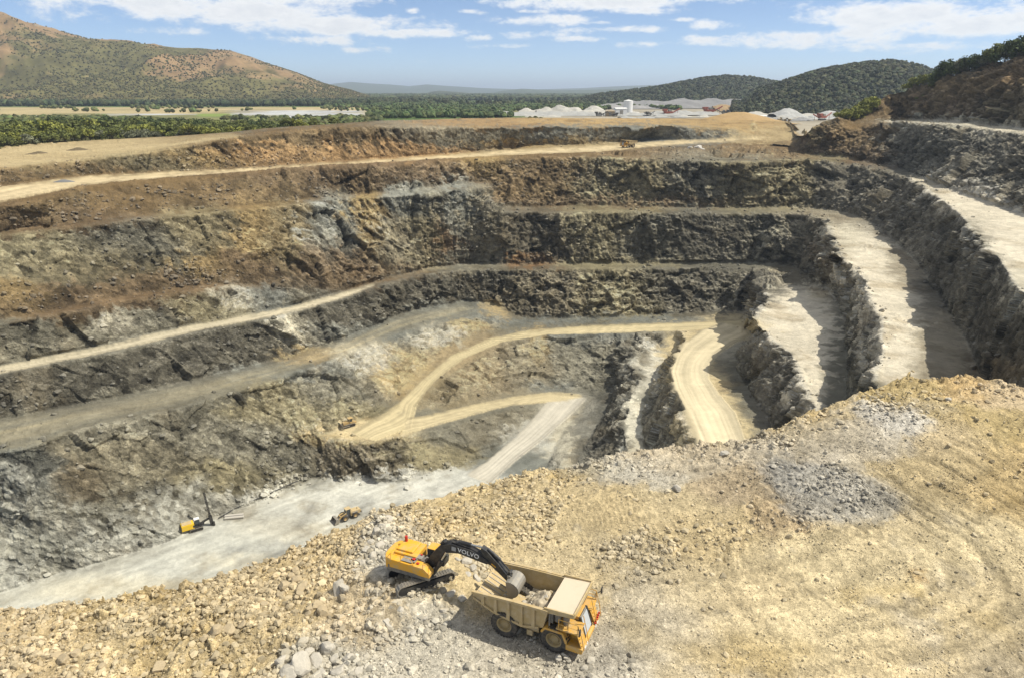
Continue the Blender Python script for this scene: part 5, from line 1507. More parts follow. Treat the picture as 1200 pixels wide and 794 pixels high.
class MB:
    """collects shapes into one mesh"""
    def __init__(self):
        self.bm = bmesh.new()

    def box(self, c, s, rot=None):
        m = Matrix.Translation(c)
        if rot:
            m = m @ (Matrix.Rotation(rot[2], 4, 'Z') @ Matrix.Rotation(rot[1], 4, 'Y') @ Matrix.Rotation(rot[0], 4, 'X'))
        m = m @ Matrix.Diagonal((*s, 1))
        bmesh.ops.create_cube(self.bm, size=1.0, matrix=m)
        return self

    def prism(self, prof, y0, y1, axis='Y', prof2=None):
        """extrude a closed outline; axis Y: outline in (x, z); axis X: (y, z); axis Z: (x, y)"""
        def at(p, k):
            return {'Y': (p[0], k, p[1]), 'X': (k, p[0], p[1]), 'Z': (p[0], p[1], k)}[axis]
        a = [self.bm.verts.new(at(p, y0)) for p in prof]
        b = [self.bm.verts.new(at(p, y1)) for p in (prof2 or prof)]
        n = len(prof)
        self.bm.faces.new(a); self.bm.faces.new(b[::-1])
        for i in range(n):
            self.bm.faces.new((a[i], b[i], b[(i + 1) % n], a[(i + 1) % n]))
        return self

    def tube(self, a, b, r, r2=None, n=10):
        a, b = Vector(a), Vector(b)
        d = (b - a)
        q = d.to_track_quat('Z', 'Y').to_matrix().to_4x4()
        bmesh.ops.create_cone(self.bm, cap_ends=True, segments=n, radius1=r, radius2=r if r2 is None else r2, depth=d.length, matrix=Matrix.Translation((a + b) / 2) @ q)
        return self

    def path(self, pts, r, n=6):
        for a, b in zip(pts[:-1], pts[1:]):
            self.tube(a, b, r, n=n)
        return self

    def lathe(self, prof, n=32, c=(0, 0, 0), caps=True):
        """profile (radius, y) turned about a Y axis through c"""
        rings = []
        for (r, y) in prof:
            rings.append([self.bm.verts.new((c[0] + r * math.cos(k * 6.28319 / n), c[1] + y, c[2] + r * math.sin(k * 6.28319 / n))) for k in range(n)])
        for A, B in zip(rings[:-1], rings[1:]):
            for k in range(n):
                self.bm.faces.new((A[k], B[k], B[(k + 1) % n], A[(k + 1) % n]))
        if caps:
            self.bm.faces.new(rings[0]); self.bm.faces.new(rings[-1][::-1])
        return self

    def quad(self, pts, th):
        """a plate of real thickness through four corners"""
        p = [Vector(x) for x in pts]
        nrm_ = (p[1] - p[0]).cross(p[-1] - p[0]).normalized() * th
        a = [self.bm.verts.new(x) for x in p]; b = [self.bm.verts.new(x + nrm_) for x in p]
        n = len(p)
        self.bm.faces.new(a[::-1]); self.bm.faces.new(b)
        for i in range(n):
            self.bm.faces.new((a[i], a[(i + 1) % n], b[(i + 1) % n], b[i]))
        return self

    def build(self, name, mat, parent, loc=(0, 0, 0), bevel=0.0, smooth=False, rot=None):
        bmesh.ops.recalc_face_normals(self.bm, faces=self.bm.faces[:])
        me = bpy.data.meshes.new(name)
        if smooth:
            for f in self.bm.faces:
                f.smooth = True
        self.bm.to_mesh(me); self.bm.free()
        me.materials.append(mat)
        o = bpy.data.objects.new(name, me)
        COL.objects.link(o)
        o.parent = parent
        o.location = loc
        if rot:
            o.rotation_euler = rot
        if bevel:
            b = o.modifiers.new('bevel', 'BEVEL')
            b.width = bevel; b.segments = 2; b.limit_method = 'ANGLE'; b.angle_limit = R(35)
        return o


def wheel(root, x, y, r, wdt, name='wheel', lugs=28, rim=None):
    """tyre with lugs and a dished rim; the axle runs along y"""
    s = 1 if y > 0 else -1
    m = MB()
    h = wdt / 2
    m.lathe([(r * .58, -h * .8), (r * .80, -h), (r * .95, -h * .92), (r, -h * .7), (r, h * .7), (r * .95, h * .92), (r * .80, h), (r * .58, h * .8)], 36, caps=False)
    for k in range(lugs):
        a = k * 6.28319 / lugs
        for sd_, off in ((-1, 0), (1, .5)):
            aa = a + off * 6.28319 / lugs
            m.box((math.cos(aa) * r * .995, sd_ * h * .5, math.sin(aa) * r * .995), (r * .075, h * .82, r * .13), (0, -aa, 0))
    t = m.build(name, TYRE, root, (x, y, r))
    rm = MB()
    rm.lathe([(.02, s * h * .25), (r * .20, s * h * .30), (r * .30, s * h * .28), (r * .34, s * h * .02), (r * .46, s * h * .05), (r * .50, s * h * .66), (r * .585, s * h * .80), (r * .585, s * h * .45), (r * .55, -s * h * .7), (.02, -s * h * .7)], 28)
    for k in range(10):
        a = k * .62832
        rm.tube((math.cos(a) * r * .25, s * h * .28, math.sin(a) * r * .25), (math.cos(a) * r * .25, s * h * .36, math.sin(a) * r * .25), r * .022, n=6)
    rm.build('rim', rim or RIM, t)
    return t


def dump_truck(loc, rz, label, loaded=True, group=None):
    """rigid haul truck, nose towards +x, wheels standing on z = 0"""
    g = empty('dump_truck', loc, rz, label, 'dump truck', group)
    fx, rx, R0 = 2.15, -2.15, 1.16
    # chassis
    m = MB()
    for y in (-.55, .55):
        m.box((-.2, y, 1.25), (8.0, .28, .5))
    m.box((rx, 0, R0), (.6, 2.6, .7)); m.box((fx, 0, R0), (.4, 3.0, .4)); m.box((.2, 0, 1.15), (1.0, 1.2, .8))
    m.tube((-.5, .8, 1.3), (.35, .8, 2.3), .16); m.tube((-.5, -.8, 1.3), (.35, -.8, 2.3), .16)
    m.build('chassis', GREY, g, bevel=.03)
    for sy in (-1, 1):
        wheel(g, fx, sy * 1.78, R0, .68)
        wheel(g, rx, sy * 1.95, R0, .66)
        wheel(g, rx, sy * 1.20, R0, .66)
    # tray: sloping floor, tall at the head, duck tail behind; front wall and canopy over the cab
    tail_x, head_x = -5.05, 1.25
    floor = [(tail_x, 2.95), (-3.1, 2.15), (-.6, 1.72), (head_x, 2.2), (head_x + .35, 3.7)]
    top_t, top_h = 3.55, 4.0
    W = 2.12; WI = 2.0
    m = MB()
    th = .10
    lower = [(p[0], p[1]) for p in floor]
    m.prism(lower + [(p[0], p[1] - th) for p in lower[::-1]], -W, W)            # floor and head plate
    b = m
    for sy in (-1, 1):
        prof = [(tail_x, 2.92), (-3.1, 2.10), (-.6, 1.66), (head_x, 2.15), (head_x + .42, top_h), (-1.2, 3.86), (tail_x + .05, top_t)]
        m.prism(prof, sy * W, sy * (W - .10))
    tray = m.build('tray', TANP, g, bevel=.02)
    m = MB()
    for sy in (-1, 1):
        y0 = sy * (W + .008)
        for x, zb in ((-4.05, 2.52), (-2.9, 2.05), (-1.75, 1.87), (-.6, 1.66), (.45, 1.95)):
            zt = 3.56 + (x + 5) * .07
            m.prism([(x - .15, zb), (x + .15, zb), (x + .13, zt), (x - .13, zt)], y0, y0 + sy * .17)
        m.prism([(tail_x, top_t - .18), (tail_x, top_t + .06), (-1.2, 3.92), (head_x + .45, top_h + .06), (head_x + .4, top_h - .2), (-1.2, 3.70)], y0 + sy * .002, y0 + sy * .22)   # top rail
        m.prism([(tail_x + .1, 2.86), (-3.1, 2.05), (-.6, 1.60), (.9, 1.98), (.9, 2.16), (-.6, 1.80), (-3.1, 2.24), (tail_x + .1, 3.02)], y0 + sy * .003, y0 + sy * .14)   # bottom rail
    m.build('rib', TANP, tray, bevel=.015)
    m = MB()
    for k in range(8):
        y = -1.75 + k * .5
        m.box((-4.15, y, 2.605), (1.75, .09, .05), (0, math.atan2(.8, 1.95), 0))
    m.build('wear_strip', STEEL, tray)
    m = MB()
    cz = 4.02
    m.prism([(head_x + .2, cz - .14), (3.78, cz + .10), (3.78, cz + .22), (head_x + .2, cz)], -W, W)
    can = m.build('canopy', BEIGE, g, bevel=.02)
    m = MB()
    for sy in (-1, 1):
        m.prism([(head_x + .1, cz - .25), (3.85, cz - .02), (3.85, cz + .36), (head_x + .1, cz + .2)], sy * (W + .002), sy * (W + .12))
    m.box((3.83, 0, cz + .17), (.11, 2 * W - .02, .40))
    m.build('canopy_rim', TANP, can, bevel=.015)
    # front end: engine bay, hood, grille, deck, bumper
    m = MB()
    m.box((2.75, 0, 1.95), (2.1, 1.5, 1.3)); m.box((3.1, 0, 2.75), (1.3, 1.45, .5)); m.box((3.6, 0, 1.8), (.7, 1.4, 1.1))
    m.build('engine_hood', YEL, g, bevel=.05)
    m = MB()
    m.quad([(4.30, -.78, 1.25), (4.30, .78, 1.25), (3.80, .72, 2.95), (3.80, -.72, 2.95)], .05)
    gr = m.build('grille', GREY, g)
    gr['label'] = 'pale dusty grey radiator grille'
    m = MB()
    m.quad([(4.34, -.66, 1.40), (4.34, .66, 1.40), (3.92, .60, 2.82), (3.92, -.60, 2.82)], .04)
    m.build('grille_panel', simple_mat('grille_grey', (.42, .44, .44), .5, noise=.2, nscale=6), gr)
    for y in (-.74, .74):
        m = MB()
        m.prism([(4.26, 1.2), (4.44, 1.2), (3.94, 3.0), (3.76, 3.0)], y - .06, y + .06)
        m.build('grille_frame', BLACK, gr)
    m = MB()
    m.prism([(3.2, .72), (4.55, .72), (4.62, .9), (4.62, 1.18), (4.45, 1.25), (3.2, 1.25)], -2.15, 2.15)
    m.build('bumper', YEL, g, bevel=.05)
    m = MB()
    for sy in (-1, 1):
        m.box((3.35, sy * 1.55, 2.62), (1.9, 1.5, .10))                      # deck
        m.prism([(1.05, 1.75), (1.35, 2.25), (2.95, 2.25), (3.3, 1.5), (3.3, 1.3), (3.15, 1.3), (2.85, 2.08), (1.45, 2.08), (1.2, 1.65)], sy * 1.4, sy * 2.18)   # mudguard
        m.prism([(3.3, 1.2), (4.45, 1.2), (4.15, 2.56), (3.3, 2.56)], sy * 1.12, sy * 1.30)
    m.build('deck', YEL, g, bevel=.02)
    for sy in (-1, 1):
        m = MB()                                                            # front corner stair and rails
        m.quad([(4.55, sy * 2.05, .95), (4.62, sy * 1.15, .95), (4.05, sy * .95, 2.66), (4.0, sy * 2.1, 2.66)], .06)
        for k in range(5):
            z = 1.15 + k * .3
            m.box((4.58 - (z - .95) * .31, sy * 1.62, z), (.24, .75, .05))
        m.path([(4.72, sy * 2.1, 1.2), (4.55, sy * 2.15, 2.3), (4.2, sy * 2.2, 3.5), (2.6, sy * 2.2, 3.5)], .04)
        m.path([(4.74, sy * 1.05, 1.2), (4.5, sy * 1.0, 2.3), (4.22, sy * 1.0, 3.5)], .04)
        for x in (2.6, 3.4, 4.2):
            m.tube((x, sy * 2.2, 2.62), (x, sy * 2.2, 3.5), .035, n=6)
        m.path([(4.3, sy * 2.2, 3.05), (2.6, sy * 2.2, 3.05)], .03)
        m.build('stair', YEL, g)
    m = MB()
    for k in range(6):
        m.box((4.62, .95 + k * .19, 1.35 + .06 * k), (.16, .12, .14))
    m.build('marker', RED, g, bevel=.02)
    # cab on the left of the deck, under the canopy
    m = MB()
    m.prism([(2.0, 2.68), (3.55, 2.68), (3.5, 3.2), (3.35, 3.78), (2.0, 3.78)], .62, 2.02)
    cab = m.build('cab', YEL, g, bevel=.04)
    m = MB()
    m.quad([(3.565, .74, 3.0), (3.565, 1.9, 3.0), (3.375, 1.86, 3.7), (3.375, .78, 3.7)], .012)
    m.box((2.72, 2.03, 3.36), (1.1, .02, .62)); m.box((2.72, .61, 3.36), (1.1, .02, .62))
    m.build('window', GLASS, cab)
    # right side under the canopy: air filters, tanks, pipes
    m = MB()
    m.tube((2.3, -1.45, 2.7), (2.3, -1.45, 3.5), .28, n=14); m.tube((3.0, -1.5, 2.7), (3.0, -1.5, 3.45), .26, n=14)
    m.path([(2.3, -1.45, 3.5), (2.1, -1.0, 3.6), (1.9, -.5, 3.2)], .12, 8)
    m.box((1.75, -1.2, 2.9), (.35, 1.0, .9)); m.path([(1.7, -1.9, 2.3), (1.7, -1.9, 3.6)], .06); m.path([(2.5, -2.0, 2.7), (2.6, -1.9, 3.6)], .05)
    m.path([(3.3, -2.0, 2.7), (3.3, -2.0, 3.4)], .05)
    m.build('air_cleaner', GREY, g, bevel=.015)
    m = MB()
    m.tube((-.9, -1.35, 1.3), (.75, -1.35, 1.3), .42, n=18); m.box((.0, -1.75, .95), (.5, .3, .5))
    m.build('fuel_tank', TANP, g, bevel=.02)
    m = MB()
    m.tube((-.7, 1.35, 1.3), (.6, 1.35, 1.3), .40, n=18)
    m.build('hydraulic_tank', TANP, g)
    m = MB()
    for sy in (-1, 1):
        m.box((4.64, sy * 1.5, 1.0), (.05, .34, .2)); m.box((4.64, sy * 1.05, 1.0), (.05, .3, .2))
    m.build('headlight', WHITE, g)
    m = MB()
    for sy in (-1, 1):
        m.path([(4.2, sy * 2.2, 3.2), (4.5, sy * 2.6, 3.3)], .03)
        m.box((4.52, sy * 2.68, 3.3), (.08, .3, .55))
    m.build('mirror', BLACK, g)
    if loaded:
        r = np.random.default_rng(77)
        n = 46
        gx, gy = np.meshgrid(np.linspace(-2.6, 1.45, n), np.linspace(-WI + .03, WI - .03, n))
        hz_ = 1.75 + 1.55 * np.exp(-((gx - .55) / 1.35) ** 2 - (gy / 2.2) ** 2) + .1 * fbm(gx, gy, gx * 0, .9, 3, .5, 5)
        fl_ = np.interp(gx, [p_[0] for p_ in floor], [p_[1] for p_ in floor])
        hz_ = np.maximum(hz_, fl_ - .05)
        gv, gk, _e = facets(gx, gy, hz_ * 0, .42, 9)
        hz_ = hz_ + .14 * gv * ss(gx, -2.4, -1.4)
        cl = np.array((.42, .36, .26)) * (1 + .4 * (gk[..., None] - .5))
        o = grid_mesh('load', np.stack([gx, gy, hz_], -1).reshape(-1, 3), grid_faces(n, n), cl.reshape(-1, 3), LOADM)
        o.location = loc
        o.rotation_euler = (0, 0, rz)
        o.scale = (.9, .9, .9)
        tag(o, 'heap of broken tan rock lying in the tray of the near dump truck', 'rock load')
        mtx = Matrix.Translation(loc) @ Matrix.Rotation(rz, 4, 'Z') @ Matrix.Scale(.9, 4)
        for k in range(20):
            x, y = r.uniform(-1.5, 1.3), r.uniform(-1.7, 1.7)
            z = 1.75 + 1.55 * math.exp(-((x - .55) / 1.35) ** 2 - (y / 2.2) ** 2)
            p_ = mtx @ Vector((x, y, z))
            boulder(p_, float(r.uniform(.10, .26)), 'pale' if k % 3 else 'tan', 'lump of rock on the heap in the tray of the near dump truck', 'rocks on the truck load')
    g.scale = (.9, .9, .9)
    return g


def track_unit(root, y, L, r, wdt, shoes, name='track'):
    """crawler track: shoes round two wheels, with its frame and rollers"""
    h = L / 2 - r
    pts = []
    per = 2 * (2 * h) + 2 * math.pi * r
    for k in range(shoes):
        s = per * k / shoes
        if s < 2 * h:
            x, z, a = -h + s, 2 * r, 0
        elif s < 2 * h + math.pi * r:
            t = (s - 2 * h) / r
            x, z, a = h + r * math.sin(t), r + r * math.cos(t), t
        elif s < 4 * h + math.pi * r:
            x, z, a = h - (s - 2 * h - math.pi * r), 0, math.pi
        else:
            t = (s - 4 * h - math.pi * r) / r
            x, z, a = -h - r * math.sin(t), r - r * math.cos(t), math.pi + t
        pts.append((x, z, a))
    m = MB()
    for (x, z, a) in pts:
        m.box((x, y, z), (per / shoes * .93, wdt, .07), (0, a, 0))
        m.box((x + math.sin(a) * .06, y, z + math.cos(a) * .06), (.05, wdt * .96, .08), (0, a, 0))
    t = m.build(name, STEEL, root)
    m = MB()
    m.prism([(-h, r * .55), (h, r * .55), (h, r * 1.45), (-h, r * 1.45)], y - wdt * .34, y + wdt * .34)
    for x in (-h, h):
        m.tube((x, y - wdt * .36, r), (x, y + wdt * .36, r), r * .86, n=20)
    for k in range(7):
        x = -h * .85 + k * h * .283
        m.tube((x, y - wdt * .38, r * .36), (x, y + wdt * .38, r * .36), r * .28, n=10)
    m.build('track_frame', BLACK, t)
    return t


def excavator(loc, rz_track, rz_house, label):
    g = empty('excavator', loc, rz_track, label, 'excavator')
    for sy in (-1, 1):
        track_unit(g, sy * 1.45, 5.5, .52, .62, 46)
    m = MB()
    m.box((0, 0, .72), (2.0, 2.4, .4)); m.tube((0, 0, .85), (0, 0, 1.25), .85, n=28)
    m.build('undercarriage', GREY, g, bevel=.03)
    da = rz_house - rz_track

    def rot_build(mb, name, mat, parent=None, bevel=.03):
        mb.bm.transform(Matrix.Rotation(da, 4, 'Z'))
        return mb.build(name, mat, parent or g, bevel=bevel)
    m = MB()
    m.box((-.45, 0, 1.42), (4.4, 2.9, .32))                    # slew platform
    m.prism([(-2.55, 1.28), (1.75, 1.28), (1.75, 1.72), (-.6, 1.72), (-2.55, 1.95)], -1.48, 1.48)
    rot_build(m, 'platform', simple_mat('platform_grey', (.13, .125, .115), .6, noise=.2, dirt=((.3, .26, .2), .3)))
    m = MB()
    m.prism([(-2.35, 1.7), (.2, 1.7), (.75, 1.60), (1.80, 1.60), (1.80, 2.02), (1.25, 2.50), (-2.35, 2.62)], -1.52, -.62)      # right side tank and tool boxes
    house = rot_build(m, 'right_side_panel', XYEL, bevel=.06)
    m = MB()
    m.box((-1.15, .42, 2.25), (2.3, 2.1, 1.15)); m.box((-1.35, .5, 2.9), (1.7, 1.7, .22))
    rot_build(m, 'engine_hood', XYEL, bevel=.07)
    m = MB()
    m.prism([(-2.30, -1.45), (-2.30, 1.45), (-2.85, 1.35), (-3.15, .8), (-3.2, 0), (-3.15, -.8), (-2.85, -1.35)], 1.40, 2.60, axis='Z')
    rot_build(m, 'counterweight', XYEL, bevel=.10)
    m = MB()
    for k in range(5):
        m.box((-.2 + k * .06, -.95 + .1 * (k % 2), 2.66), (.5, .3, .12), (0, 0, .4 * k))
    m.box((.2, -.3, 2.2), (.7, .6, 1.1)); m.path([(.6, -.5, 2.5), (.9, -.2, 2.8), (1.2, .0, 2.3)], .08, 8); m.box((-.6, -1.0, 2.66), (1.2, .7, .04))
    rot_build(m, 'valve_block', GREY, bevel=.02)
    m = MB()
    m.box((-.1, -.85, 2.72), (.3, .25, .1)); m.box((.45, -1.1, 2.6), (.25, .2, .12)); m.box((.3, -.1, 2.8), (.2, .15, .08))
    rot_build(m, 'hose_guard', RED, bevel=.02)
    # cab, front left
    m = MB()
    m.prism([(.55, 1.58), (2.25, 1.58), (2.32, 2.2), (2.05, 3.12), (.55, 3.15)], .48, 1.50)
    cab = rot_build(m, 'cab', BLACK, bevel=.05)
    m = MB()
    m.quad([(2.335, .56, 2.2), (2.335, 1.42, 2.2), (2.085, 1.42, 3.04), (2.085, .56, 3.04)], .012)
    m.box((1.25, 1.508, 2.6), (1.15, .02, .75)); m.box((1.3, .472, 2.6), (1.15, .02, .75))
    rot_build(m, 'window', GLASS, cab, bevel=0)
    m = MB()
    m.box((1.3, .99, 3.18), (1.45, 1.0, .06))
    rot_build(m, 'cab_roof', XYEL, cab, bevel=.02)
    m = MB()
    m.tube((-1.9, .95, 2.7), (-1.9, .95, 3.55), .14, n=12)
    ex_ = rot_build(m, 'exhaust', RED, bevel=.01)
    m = MB()
    for pts in ([(-2.2, -1.45, 2.6), (-2.2, -1.45, 3.2), (-.1, -1.45, 3.15), (.2, -1.45, 2.5)], [(-1.15, -1.45, 2.6), (-1.15, -1.45, 3.17)], [(1.7, -1.5, 1.6), (1.75, -1.5, 2.9), (1.2, -1.5, 3.0), (1.15, -1.5, 2.5)], [(-2.2, -1.45, 3.2), (-2.3, .2, 3.2), (-2.3, .2, 2.6)]):
        m.path(pts, .028)
    rot_build(m, 'handrail', XYEL, bevel=0)
    # boom: a bent box arm; stick; bucket over the truck
    foot = (.95, 1.65)
    boom = [(.62, 1.42), (1.22, 1.38), (2.2, 2.85), (3.05, 3.95), (4.2, 4.22), (7.0, 3.82), (7.14, 4.12), (6.94, 4.32), (5.4, 4.88), (3.5, 5.02), (2.45, 4.58), (1.5, 3.4), (.62, 1.95)]
    m = MB()
    m.prism(boom, -.36, .36)
    bo = rot_build(m, 'boom', BLACK, bevel=.03)
    m = MB()
    m.box((2.62, 0, 4.78), (.5, .5, .25), (0, -.7, 0)); m.box((4.4, 0, 4.98), (1.8, .34, .1), (0, .07, 0)); m.path([(2.4, .2, 4.7), (3.5, .2, 5.16), (5.3, .2, 5.02), (6.8, .2, 4.5)], .045); m.path([(2.4, -.2, 4.7), (3.5, -.2, 5.16), (5.3, -.2, 5.02), (6.8, -.2, 4.5)], .045)
    m.tube((4.2, 0, 5.2), (5.35, 0, 5.22), .17, n=14)
    m.box((4.15, 0, 5.08), (.35, .4, .3))
    rot_build(m, 'hydraulic_pipe', BLACK, bo, bevel=0)
    m = MB()
    for y in (-.50, .50):
        m.tube((1.75, y, 1.55), (2.55, y, 3.1), .19, n=14)
    cy = rot_build(m, 'boom_cylinder', BLACK, bevel=0)
    m = MB()
    for y in (-.50, .50):
        m.tube((2.55, y, 3.1), (3.1, y, 4.15), .085, n=12)
    rot_build(m, 'rod', CHROME, cy, bevel=0)
    m = MB()
    m.tube((5.35, 0, 5.22), (6.55, 0, 5.24), .08, n=12)
    rot_build(m, 'rod', CHROME, bo, bevel=0)
    stick = [(6.45, 5.38), (6.35, 5.1), (6.75, 4.22), (7.05, 3.84), (7.4, 3.72), (9.0, 2.42), (9.26, 2.55), (9.2, 2.82), (7.85, 4.3), (6.95, 5.15)]
    m = MB()
    m.prism(stick, -.27, .27)
    st = rot_build(m, 'stick', BLACK, bevel=.03)
    m = MB()
    m.tube((6.95, 0, 5.22), (8.15, 0, 4.4), .15, n=14); m.tube((8.15, 0, 4.4), (9.0, 0, 3.55), .075, n=12)
    m.box((8.95, 0, 3.2), (.2, .5, .8), (0, .6, 0)); m.box((9.25, 0, 2.95), (.9, .14, .14), (0, .65, 0))
    rot_build(m, 'bucket_cylinder', BLACK, st, bevel=0)
    m = MB()
    m.box((7.62, -.29, 3.86), (.5, .02, .1), (0, .6, 0))
    rot_build(m, 'marker_plate', XYEL, st, bevel=0)
    # bucket, its mouth turned back and down over the tray
    cx, cz = 9.36, 2.22
    outer, inner = [], []
    for k in range(13):
        a = R(115) - R(215) * k / 12
        outer.append((cx + .86 * math.cos(a), cz + .80 * math.sin(a)))
        inner.append((cx + .79 * math.cos(a), cz + .73 * math.sin(a)))
    m = MB()
    m.prism(outer + inner[::-1], -.92, .92)
    for sy in (-1, 1):
        m.prism(outer, sy * .92, sy * .86)
    for k in range(5):
        m.box((outer[-1][0] - .2, -.76 + k * .38, outer[-1][1] + .0), (.5, .16, .09), (0, .1, 0))
    m.box((cx - .3, -.3, cz + .75), (.3, .1, .5)); m.box((cx - .3, .3, cz + .75), (.3, .1, .5))
    bk = rot_build(m, 'bucket', STEEL, bevel=.02)
    # lettering on the boom's right side
    fc = bpy.data.curves.new('lettering', 'FONT')
    fc.body = 'VOLVO'
    fc.size = .60
    fc.extrude = .006
    fc.space_character = 1.08
    fc.offset = .010
    fc.materials.append(WHITE)
    tmp = bpy.data.objects.new('lettering_curve', fc)
    COL.objects.link(tmp)
    bpy.context.view_layer.update()
    lm = bpy.data.meshes.new_from_object(tmp.evaluated_get(bpy.context.evaluated_depsgraph_get()))
    bpy.data.objects.remove(tmp)
    lm.name = 'lettering'
    fo = bpy.data.objects.new('lettering', lm)
    COL.objects.link(fo)
    fo.parent = bo
    fo.matrix_basis = Matrix.Rotation(da, 4, 'Z') @ Matrix.Translation((4.15, -.368, 4.42)) @ Matrix.Rotation(R(6), 4, 'Y') @ Matrix.Rotation(R(90), 4, 'X')
    m = MB()
    m.box((3.78, -.366, 4.58), (.42, .012, .42), (0, R(4), 0))
    rot_build(m, 'emblem', simple_mat('emblem_grey', (.32, .32, .31), .5), bo, bevel=0)
    g.scale = (.86, .86, .86)
    return g


def wheel_loader(loc, rz, label):
    g = empty('wheel_loader', loc, rz, label, 'wheel loader')
    for sy in (-1, 1):
        wheel(g, 1.9, sy * 1.35, 1.05, .8, lugs=20, rim=DUSTY)
        wheel(g, -1.9, sy * 1.35, 1.05, .8, lugs=20, rim=DUSTY)
    m = MB()
    m.prism([(-4.2, 1.1), (-.4, 1.0), (-.4, 2.5), (-1.0, 2.7), (-4.0, 2.45), (-4.3, 1.9)], -1.05, 1.05)
    m.build('engine_hood', TANP, g, bevel=.08)
    m = MB()
    m.box((-4.3, 0, 1.4), (.5, 2.6, .8)); m.box((-1.9, 0, 1.15), (2.2, 2.2, .4)); m.box((1.5, 0, 1.3), (2.0, 1.2, .7)); m.box((-1.9, 0, 2.15), (2.2, 2.9, .1))
    m.build('chassis', GREY, g, bevel=.04)
    m = MB()
    m.prism([(-.5, 2.3), (1.15, 2.3), (1.3, 2.9), (1.05, 3.75), (-.5, 3.75)], -.8, .8)
    cab = m.build('cab', GLASS, g, bevel=.04)
    m = MB()
    m.box((.3, 0, 3.82), (2.0, 1.9, .14))
    for x in (-.45, 1.05):
        for y in (-.78, .78):
            m.tube((x, y, 2.3), (x, y, 3.8), .06, n=6)
    m.build('cab_roof', TANP, cab, bevel=.03)
    m = MB()
    for sy in (-1, 1):
        m.prism([(.9, 2.2), (1.2, 2.6), (3.1, 2.15), (4.3, 1.0), (4.3, .7), (4.0, .7), (2.8, 1.75)], sy * .62, sy * .82)
        m.tube((1.1, sy * .5, 1.5), (2.9, sy * .5, 1.75), .12)
    m.tube((1.0, 0, 2.7), (3.0, 0, 2.4), .14); m.box((3.3, 0, 1.9), (.3, 1.6, .4))
    m.build('lift_arm', DUSTY, g, bevel=.02)
    o_, i_ = [], []
    for k in range(9):
        a = R(70) + R(200) * k / 8
        o_.append((4.95 + .95 * math.cos(a), 1.05 + .85 * math.sin(a)))
        i_.append((4.95 + .87 * math.cos(a), 1.05 + .77 * math.sin(a)))
    o_.append((6.2, .12)); i_.append((6.2, .2))
    m = MB()
    m.prism(o_ + i_[::-1], -1.75, 1.75)
    for sy in (-1, 1):
        m.prism(o_[:10], sy * 1.75, sy * 1.69)
    m.build('bucket', STEEL, g, bevel=.02)
    m = MB()
    m.tube((-3.0, .4, 2.5), (-3.0, .4, 3.2), .09)
    m.build('exhaust', BLACK, g)
    return g


def bulldozer(loc, rz, label):
    g = empty('bulldozer', loc, rz, label, 'bulldozer')
    for sy in (-1, 1):
        track_unit(g, sy * 1.15, 4.6, .62, .62, 38)
    m = MB()
    m.prism([(-.2, 1.0), (2.5, 1.0), (2.5, 2.2), (-.2, 2.35)], -.65, .65); m.box((-1.2, 0, 1.5), (2.0, 1.9, 1.0))
    m.build('engine_hood', DUSTY, g, bevel=.05)
    m = MB()
    m.prism([(-1.4, 2.0), (.1, 2.0), (.2, 2.5), (0, 3.35), (-1.4, 3.35)], -.75, .75)
    cab = m.build('cab', GLASS, g, bevel=.03)
    m = MB()
    m.box((-.65, 0, 3.42), (1.9, 1.8, .14))
    for x in (-1.35, .0):
        for y in (-.75, .75):
            m.tube((x, y, 2.0), (x, y, 3.4), .07, n=6)
    m.build('cab_roof', DUSTY, cab, bevel=.02)
    pr = [(3.35, .05), (3.25, .5), (3.22, 1.0), (3.30, 1.5), (3.45, 1.75), (3.33, 1.78), (3.12, 1.5), (3.05, 1.0), (3.10, .45), (3.2, .05)]
    m = MB()
    m.prism(pr, -2.2, 2.2)
    for sy in (-1, 1):
        m.box((1.7, sy * 1.62, .75), (3.0, .18, .3)); m.tube((2.3, sy * .5, 1.9), (3.1, sy * .5, 1.1), .08)
    m.build('blade', STEEL, g, bevel=.02)
    m = MB()
    m.box((-2.7, 0, 1.3), (.8, 1.6, .35)); m.prism([(-3.2, 1.5), (-2.9, 1.5), (-2.95, .4), (-3.3, .15), (-3.15, .5)], -.1, .1)
    m.build('ripper', DUSTY, g, bevel=.02)
    m = MB()
    m.tube((1.6, .35, 2.25), (1.6, .35, 3.1), .08)
    m.build('exhaust', BLACK, g)
    return g


